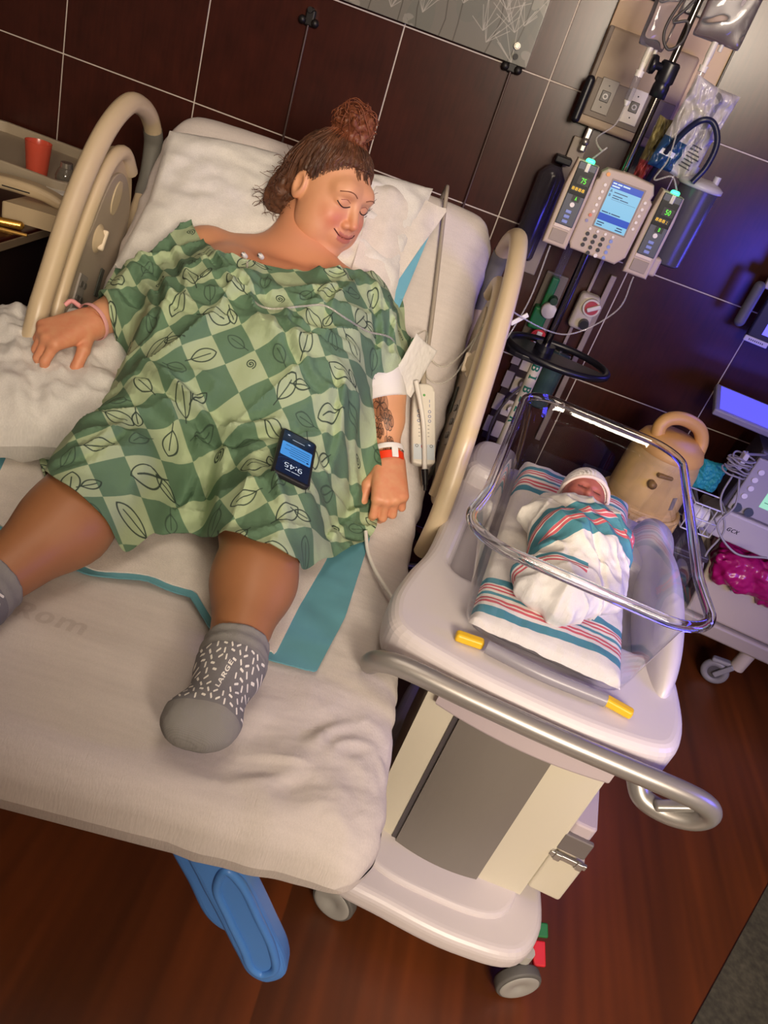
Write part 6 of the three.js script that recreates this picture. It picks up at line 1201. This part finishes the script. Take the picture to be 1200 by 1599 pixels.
// ---------- computer workstation at the right, outside the frame: its blue screen shows as the glow on wall and tub ----------
{
  const P = [1.52, 0, 1.78], T = R(180 + 22);
  const t = thing('computer_workstation', 'wheeled computer workstation with a blue screen facing the head wall', 'workstation', P, T);
  mesh('base', tr(rbox(0.45, 0.05, 0.4, 0.015), 0, 0.085, 0), M(0x8f8a88, 0.5), t);
  for (const x of [-0.18, 0.18]) for (const z of [-0.15, 0.15]) mesh('caster', tr(cyl(0.03, 0.03, 0.022, 18), x, 0.031, z, 0, 0, PI / 2), matBlackP, t);
  mesh('column', bar([0, 0.1, 0], [0, 1.2, 0], 0.03, 20), M(0x8f8a88, 0.4), t);
  mesh('keyboard_shelf', tr(rbox(0.5, 0.03, 0.34, 0.01), 0, 0.86, 0.12), M(0xaaa5a2, 0.5), t);
  mesh('monitor_case', tr(rbox(0.6, 0.38, 0.035, 0.01), 0, 1.16, 0.05), M(0x1a1a1e, 0.4), t);
  mesh('screen', tr(new THREE.PlaneGeometry(0.56, 0.34), 0, 1.16, 0.0685), M(0x03030a, 0.3, { emissive: BLUE, emissiveIntensity: 4 }), t);
  const l = new THREE.RectAreaLight(BLUE, STATION, 0.56, 0.34), n = V(0, 0, 1).applyAxisAngle(V(0, 1, 0), T), q = V(P[0], 1.16, P[2]).addScaledVector(n, 0.075);
  l.position.copy(q); l.lookAt(q.clone().add(n)); scene.add(l);
}
// ---------- added light blocker shaped as a TV, outside the frame: it keeps the warm lamp off the right end of the head wall ----------
{
  const t = thing('television', 'switched off flat television hanging from a ceiling arm at the right', 'television', [1.17, 1.42, 2.36]);
  mesh('set', tr(rbox(0.86, 0.52, 0.05, 0.01), 0, 0.26, 0), M(0x141416, 0.4), t);
  mesh('glass', tr(rbox(0.82, 0.47, 0.004, 0.002, 1), 0, 0.265, -0.026), M(0x08080a, 0.2), t);
  mesh('arm', bar([0, 0.3, 0.05], [0, ROOM.h - 1.42, 0.05], 0.025, 18), M(0x55524e, 0.5), t);
  mesh('arm_bracket', tr(rbox(0.2, 0.2, 0.04, 0.008), 0, 0.3, 0.04), M(0x55524e, 0.5), t);
}
// ---------- bedside stand at the left ----------
{
  const t = thing('bedside_stand', 'wooden topped bedside stand at the left edge', 'bedside stand', [-1.42, 0, 0.5]);
  const wood = M(0x8a4f24, 0.4, { map: texWood }), side = M(0x3a2a20, 0.6);
  mesh('top', slab(rrect(0.66, 0.94, 0.05, 0, 0), 0.865, 0.9, 0.006, 3), [wood][0], t);
  mesh('edge_band', slab(rrect(0.664, 0.944, 0.05, 0, 0), 0.868, 0.89, 0.002, 1), M(0x6b5c4a, 0.5), t);
  mesh('cabinet', tr(rbox(0.56, 0.8, 0.86, 0.01), -0.03, 0.47, 0), M(0x1d100c, 0.5), t);
  mesh('plinth', tr(rbox(0.5, 0.08, 0.8, 0.005), -0.03, 0.04, 0), side, t);
  const tray = thing('tray', 'beige shallow tray at the back of the bedside stand', 'tray', [-1.44, 0.9, 0.24]);
  const tb = M(0xa89a84, 0.5);
  mesh('tray_floor', slab(rrect(0.5, 0.42, 0.05), 0.0, 0.008, 0.002, 1), tb, tray);
  const lip = rrect(0.52, 0.44, 0.06); lip.holes.push(rrect(0.49, 0.41, 0.05)); mesh('tray_lip', slab(lip, 0.0, 0.04, 0.004, 2), tb, tray);
  const cp = thing('cup', 'translucent red plastic cup of red drink on the tray', 'cup', [-1.32, 0.909, 0.39]);
  mesh('cup_wall', lathe([[0.0, 0.0], [0.026, 0.0], [0.028, 0.004], [0.034, 0.085], [0.0365, 0.1], [0.0375, 0.1], [0.036, 0.085], [0.029, 0.006]], 32), new THREE.MeshPhysicalMaterial({ color: 0xe86a50, roughness: 0.25, transmission: 0.45, thickness: 0, side: THREE.DoubleSide }), cp);
  mesh('drink', lathe([[0, 0.003], [0.027, 0.004], [0.032, 0.075], [0, 0.075]], 30), M(0xb0180e, 0.25), cp);
  mesh('rim', tr(new THREE.TorusGeometry(0.034, 0.0013, 8, 40), 0, 0.079, 0, PI / 2), M(0xf0b8a0, 0.4), cp);
  const jr = thing('jar', 'small clear glass jar beside the red cup', 'jar', [-1.235, 0.909, 0.38]);
  mesh('jar_body', lathe([[0, 0], [0.024, 0], [0.028, 0.006], [0.03, 0.03], [0.022, 0.05], [0.016, 0.056]], 28), new THREE.MeshPhysicalMaterial({ color: 0xcac6bb, roughness: 0.08, transmission: 0.85, thickness: 0, side: THREE.DoubleSide }), jr);
  mesh('jar_lid', tr(cyl(0.017, 0.018, 0.014, 22), 0, 0.062, 0), M(0xb9b2a4, 0.25, { metalness: 0.7 }), jr);
  solo('paper_packet', tr(rbox(0.09, 0.006, 0.05, 0.002), 0, 0.004, 0, 0, 0.5), M(0xe9e6da, 0.6), 'white paper packet in front of the glass jar', 'packet', [-1.2, 0.909, 0.455]);
  solo('dark_bottle_cap', lathe([[0, 0], [0.022, 0], [0.022, 0.04], [0.018, 0.055], [0, 0.055]], 24), M(0x0f3a3c, 0.4), 'dark teal cap behind the glass jar', 'cap', [-1.2, 0.909, 0.31]);
  const ph = thing('telephone', 'beige desk telephone on the bedside stand', 'telephone', [-1.2, 0.9, 0.69], R(14));
  const pb = M(0xb7a383, 0.42);
  mesh('telephone_base', tr(extr(poly([[-0.1, 0], [0.1, 0], [0.1, 0.016], [0.0, 0.03], [-0.1, 0.044]]), 0.2, 0.008, 3), 0.1, 0, 0.0, 0, R(90), 0).translate(-0.1, 0, 0.0), pb, ph);
  const hs = spline([[-0.11, 0.0], [-0.115, 0.02], [-0.06, 0.04], [0.06, 0.04], [0.115, 0.02], [0.11, 0.0], [0.06, 0.008], [-0.06, 0.008]], 60);
  mesh('handset', tr(extr(hs, 0.05, 0.012, 4), 0, 0.028, -0.055), pb, ph);
  mesh('slot', tr(rbox(0.07, 0.003, 0.004, 0.001, 1), 0.0, 0.05, -0.005), matBlackP, ph);
  solo('candy', tr(new THREE.CapsuleGeometry(0.011, 0.06, 4, 12), 0, 0.011, 0, 0, 0.5, PI / 2), M(0xd8a24a, 0.22, { metalness: 0.8 }), 'gold foil wrapped sweet in front of the telephone', 'sweet', [-1.13, 0.9, 0.835]);
  solo('gold_pen', tr(cyl(0.005, 0.004, 0.09, 12), 0, 0.006, 0, 0, 0.35, PI / 2), M(0xe0b060, 0.25, { metalness: 0.7 }), 'short gold tube lying nearest the stand edge', 'tube', [-1.105, 0.9, 0.87]);
}
// ---------- things on the bed ----------
{
  // phone lying on the gown (screen up, top towards the foot of the bed)
  const c = V(0.139, 0.858, -0.605), xa = V(-0.965, 0.24, 0.1).normalize(), up0 = V(0.03, -0.07, 1).normalize();
  const za = xa.clone().cross(up0).normalize(), ya = za.clone().cross(xa).normalize();
  const g = new THREE.Matrix4().makeBasis(xa, ya, za);
  const t = thing('smartphone', 'black smartphone with lit lock screen lying on the green gown', 'phone', [0, 0, 0]);
  const W4 = new THREE.Matrix4().makeRotationY(BEDR).setPosition(...BEDP).multiply(g.setPosition(c.x, c.y + 0.02, c.z));
  W4.decompose(t.position, t.quaternion, t.scale);
  mesh('case', extr(rrect(0.0765, 0.15, 0.011), 0.011, 0.003, 3), M(0x17161a, 0.5), t);
  const tx = canvasTex(360, 760, (q, w, h) => {
    q.fillStyle = '#10203c'; q.fillRect(0, 0, w, h); q.strokeStyle = '#35507e'; q.lineWidth = 4; for (let i = 0; i < 5; i++) { q.beginPath(); q.arc(180 + i * 30, 140, 60 + i * 40, 0.4, 2.6); q.stroke(); }
    q.fillStyle = '#e8f0ff'; q.textAlign = 'center'; q.fillRect(100, 78, 90, 9); q.fillRect(202, 78, 58, 9); q.font = '110px sans-serif'; q.fillText('9:45', 180, 200);
    q.fillStyle = '#4f9fec'; q.beginPath(); q.roundRect(8, 300, 344, 250, 18); q.fill(); q.fillStyle = '#16345f'; q.font = 'bold 20px sans-serif'; q.textAlign = 'left'; for (let i = 0; i < 5; i++) q.fillRect(i ? 30 : 70, 345 + i * 38, 170 + (i * 57) % 120, 8); q.beginPath(); q.arc(42, 346, 14, 0, 7); q.fill();
    q.fillStyle = '#c8d8f0'; q.fillRect(110, 634, 140, 8);
    for (const x of [60, 300]) { q.fillStyle = '#22314f'; q.beginPath(); q.arc(x, 690, 34, 0, 7); q.fill(); q.fillStyle = '#dfe8f8'; q.fillRect(x - 12, 682, 24, 16); }
  }, { clamp: true });
  mesh('screen', tr(new THREE.PlaneGeometry(0.066, 0.138), 0, 0, 0.0113), M(0x040404, 0.15, { emissive: new THREE.Color(1, 1, 1), emissiveMap: tx, emissiveIntensity: 0.75 }), t);
}
{
  // bed handset with cord, lying on the raised back
  const bm = (w, s, h) => V(...BB(w, s, h));
  const t = thing('bed_remote', 'white bed control handset with buttons on the sheet', 'remote', BEDP, BEDR);
  const top = bm(0.372, 0.352, 0.022), bot = bm(0.425, 0.155, 0.022), ya = top.clone().sub(bot).normalize(), za = V(0, S2, S2), xa = ya.clone().cross(za).normalize(), z2 = xa.clone().cross(ya);
  const mid = top.clone().lerp(bot, 0.5), mt = new THREE.Matrix4().makeBasis(xa, ya, z2).setPosition(mid);
  const ap = (g) => g.applyMatrix4(mt);
  mesh('handset_body', ap(extr(spline([[-0.022, 0.1], [0.022, 0.1], [0.028, 0.06], [0.029, -0.08], [0.026, -0.1], [-0.026, -0.1], [-0.029, -0.08], [-0.028, 0.06]], 50), 0.024, 0.006, 3).translate(0, 0, -0.012)), M(0xd8d2c6, 0.45), t);
  const pt = canvasTex(192, 640, (g, w, h) => {
    g.fillStyle = '#d8d2c6'; g.fillRect(0, 0, w, h); g.fillStyle = '#c3ccd2'; g.fillRect(0, 500, w, 140);
    g.fillStyle = '#5aa054'; g.beginPath(); g.arc(96, 40, 12, 0, 7); g.fill();
    g.strokeStyle = '#5d6c9a'; g.lineWidth = 5; for (let r = 0; r < 5; r++) for (const x of [46, 146]) { g.beginPath(); if (r < 2) { g.moveTo(x, 80 + r * 44); g.lineTo(x, 108 + r * 44); } else g.arc(x, 106 + r * 44, 12, 0, 7); g.stroke(); }
    g.fillStyle = '#8f8c88'; for (let r = 0; r < 4; r++) for (let c = 0; c < 3; c++) g.fillRect(44 + c * 42, 320 + r * 34, 16, 7);
    g.fillStyle = '#c8453a'; g.beginPath(); g.arc(96, 520, 27, 0, 7); g.fill(); g.fillStyle = '#fff'; g.fillRect(91, 503, 10, 34); g.fillRect(80, 515, 32, 10);
    g.strokeStyle = '#5a5a5a'; for (const x of [30, 162]) { g.beginPath(); g.arc(x, 514, 12, 0, 7); g.stroke(); }
  }, { clamp: true });
  mesh('button_panel', ap(new THREE.PlaneGeometry(0.052, 0.176).translate(0, -0.004, 0.0125)), M(0xffffff, 0.5, { map: pt }), t);
  const e = mid.clone().addScaledVector(ya, 0.098);
  mesh('strain_relief', tube([e, e.clone().addScaledVector(ya, 0.02), e.clone().addScaledVector(ya, 0.05)], 0.008, 12, 12), M(0xa89c8a, 0.5), t);
  mesh('cord', tube([e.clone().addScaledVector(ya, 0.03), bm(0.352, 0.5, 0.014), bm(0.325, 0.68, 0.012), bm(0.298, 0.85, 0.012), bm(0.29, 0.905, 0.012), bm(0.288, 0.95, -0.03), bm(0.285, 0.96, -0.12)], 0.0055, 80, 10), M(0xa2978a, 0.5), t);

  // pressure hose from the cuff, ending in a black connector
  const h = thing('pressure_hose', 'white air hose with black connector lying over the bed handset', 'hose', BEDP, BEDR);
  mesh('hose', tube([bm(0.345, 0.33, 0.09), bm(0.372, 0.29, 0.065), bm(0.395, 0.25, 0.045), bm(0.412, 0.2, 0.042), bm(0.43, 0.14, 0.038)], 0.006, 50, 10), M(0xd9d5cf, 0.45), h);
  mesh('connector', [bar(bm(0.43, 0.14, 0.038), bm(0.442, 0.105, 0.034), 0.009, 14, 0.007), bar(bm(0.442, 0.105, 0.034), bm(0.446, 0.092, 0.032), 0.005)], matBlackP, h);
  // white lead running down the edge of the mattress
  solo('white_lead', tube([[0.33, 0.66, -0.78], [0.345, 0.645, -0.73], [0.365, 0.642, -0.68], [0.39, 0.642, -0.635], [0.42, 0.632, -0.6], [0.45, 0.6, -0.58], [0.46, 0.52, -0.57]], 0.0045, 50, 8), M(0xdcd7d0, 0.45), 'white lead running over the mattress edge below her left hand', 'lead', BEDP, BEDR);

  // clear infusion lines from the arm over the rail to the pump
  const BM = new THREE.Matrix4().makeRotationY(BEDR).setPosition(...BEDP);
  const bw = (w, s, hh) => bm(w, s, hh).applyMatrix4(BM);
  const t2 = thing('infusion_line', 'looped clear infusion tubing running from her left arm over the side rail', 'tubing', [0, 0, 0]);
  mesh('line', tube([bw(0.315, 0.44, 0.1), bw(0.34, 0.48, 0.05), bw(0.36, 0.44, 0.02), bw(0.41, 0.42, 0.02), bw(0.45, 0.47, 0.08), bw(0.475, 0.55, 0.19), V(0.075, 1.16, 0.76), V(0.12, 1.13, 0.7), V(0.14, 1.0, 0.62), V(0.15, 0.98, 0.52), V(0.17, 1.1, 0.49), V(0.165, 1.25, 0.49)], 0.0022, 160, 8), matTubing, t2);
  mesh('line', tube([bw(0.318, 0.43, 0.1), bw(0.35, 0.4, 0.03), bw(0.4, 0.37, 0.02), bw(0.44, 0.4, 0.05), bw(0.46, 0.5, 0.14), bw(0.478, 0.56, 0.2), V(0.085, 1.155, 0.76), V(0.14, 1.1, 0.68), V(0.3, 1.05, 0.5), V(0.4, 1.15, 0.48), V(0.4, 1.25, 0.49)], 0.0022, 160, 8), matTubing, t2);
  mesh('line_clamp', tr(rbox(0.012, 0.05, 0.006, 0.002), 0.155, 1.075, 0.62, 0, 0.3, R(-45)), M(0xe6e4e0, 0.4), t2);
  const cn = bw(0.325, 0.42, 0.09); mesh('port_connector', [tr(cyl(0.006, 0.006, 0.04, 12), cn.x, cn.y, cn.z, R(40), 0, R(50))], M(0x2f7a4c, 0.35), t2, 'green line connector');
  // lines from the bags down into the pump
  const t3 = thing('drip_line', 'thin clear tubing hanging from the two fluid bags to the pump', 'tubing', [0, 0, 0]);
  mesh('line', tube([V(0.213, 1.612, 0.37), V(0.205, 1.56, 0.4), V(0.17, 1.52, 0.47), V(0.19, 1.5, 0.5), V(0.2, 1.51, 0.5), V(0.178, 1.475, 0.495)], 0.0021, 80, 8), matTubing, t3);
  mesh('line', tube([V(0.352, 1.667, 0.37), V(0.35, 1.6, 0.43), V(0.355, 1.53, 0.46), V(0.34, 1.48, 0.49), V(0.375, 1.5, 0.5), V(0.402, 1.475, 0.495)], 0.0021, 80, 8), matTubing, t3);
  // tubing draped over the gown
  const gp = (w, q, o = 0.022) => V(...gMap(w, q, gHeight(w, q) + o)).applyMatrix4(BM);
  const t4 = thing('gown_line', 'clear tubing draped across the front of the gown', 'tubing', [0, 0, 0]);
  mesh('line', tube([gp(-0.085, 1.42), gp(-0.07, 1.37, 0.026), gp(-0.04, 1.31, 0.03), gp(0.0, 1.3, 0.03), gp(0.06, 1.34, 0.028), gp(0.1, 1.36, 0.03), gp(0.15, 1.36, 0.032), gp(0.2, 1.4, 0.03), gp(0.26, 1.45, 0.03), gp(0.3, 1.47, 0.03)], 0.0024, 120, 8), matTubing, t4);
}
// ---------- the person taking the picture, standing behind the camera: their soft shadow falls over the foot of the bed ----------
{
  const t = thing('person', 'person in dark clothes standing behind the camera holding up a phone', 'person', [0.14, 0, 3.02]);
  const B2 = [[[0, 0.98, 0], [0, 1.16, 0], 0.15, 0.15, 0.05], [[-0.05, 1.3, 0], [0.05, 1.3, 0], 0.145, 0.145, 0.08], [[-0.17, 1.4, 0], [0.17, 1.4, 0], 0.065, 0.065, 0.05], [[0, 1.42, 0], [0, 1.55, -0.01], 0.055, 0.05, 0.04]];
  for (const s of [-1, 1]) B2.push([[s * 0.09, 0.95, 0], [s * 0.11, 0.5, 0.01], 0.095, 0.06, 0.05], [[s * 0.11, 0.5, 0.01], [s * 0.12, 0.08, 0.03], 0.058, 0.04, 0.03], [[s * 0.12, 0.05, 0.04], [s * 0.14, 0.045, -0.12], 0.045, 0.04, 0.03],
    [[s * 0.2, 1.39, 0], [s * 0.24, 1.16, -0.08], 0.055, 0.045, 0.03], [[s * 0.24, 1.16, -0.08], [s * 0.1 - 0.07, 1.5, -0.24], 0.043, 0.028, 0.03]);
  const f = (x, y, z) => { let d = 1e3; for (const b of B2) { const q = sdCap(x, y, z, b[0], b[1], b[2], b[3]); d = d > 10 ? q : smin(d, q, b[4]); } return Math.max(d, 0.004 - y); };
  mesh('body', [surfNet(f, [-0.36, -0.02, -0.36], [0.36, 1.66, 0.2], 0.018)], M(0x2b2d36, 0.85), t);
  const h = (x, y, z) => { let d = sdEll(x, y, z, [0, 1.68, -0.01], [0.078, 0.11, 0.095]); d = smin(d, sdEll(x, y, z, [0, 1.62, -0.05], [0.05, 0.06, 0.05]), 0.03); d = smin(d, sdEll(x, y, z, [0, 1.655, -0.105], [0.012, 0.02, 0.014]), 0.01); d = smin(d, sdEll(Math.abs(x), y, z, [0.08, 1.66, 0], [0.01, 0.03, 0.018]), 0.006); return d; };
  mesh('head', surfNet(h, [-0.12, 1.53, -0.15], [0.12, 1.82, 0.12], 0.008), M(0xb98468, 0.55), t);
  const hr = (x, y, z) => smax(sdEll(x, y, z, [0, 1.7, 0.005], [0.088, 0.108, 0.102]), -(z + 0.055 - (y - 1.7) * -0.35), 0.01);
  mesh('hair', surfNet(hr, [-0.13, 1.55, -0.15], [0.13, 1.84, 0.14], 0.009), M(0x2a1c14, 0.7), t);
  for (const s of [-1, 1]) { const a = [s * 0.1 - 0.07, 1.5, -0.24], fs = [0, 1, 2, 3].map((i) => [[a[0] + 0.005 * s, a[1] + 0.04 + i * 0.002, a[2] - 0.01], [a[0] - s * 0.01, a[1] + 0.06 + i * 0.017 - 0.02, a[2] - 0.05]]); mesh('hand', surfNet((x, y, z) => { let d = sdCap(x, y, z, a, [a[0], a[1] + 0.06, a[2] - 0.02], 0.03, 0.032); for (const q of fs) d = smin(d, sdCap(x, y, z, q[0], q[1], 0.009, 0.008), 0.006); return smin(d, sdCap(x, y, z, [a[0] - s * 0.01, a[1] + 0.02, a[2] - 0.02], [a[0] - s * 0.035, a[1] + 0.06, a[2] - 0.045], 0.012, 0.009), 0.008); }, [a[0] - 0.08, a[1] - 0.05, a[2] - 0.09], [a[0] + 0.08, a[1] + 0.14, a[2] + 0.06], 0.005), M(0xb98468, 0.55), t); }
}
renderer.render(scene, camera);
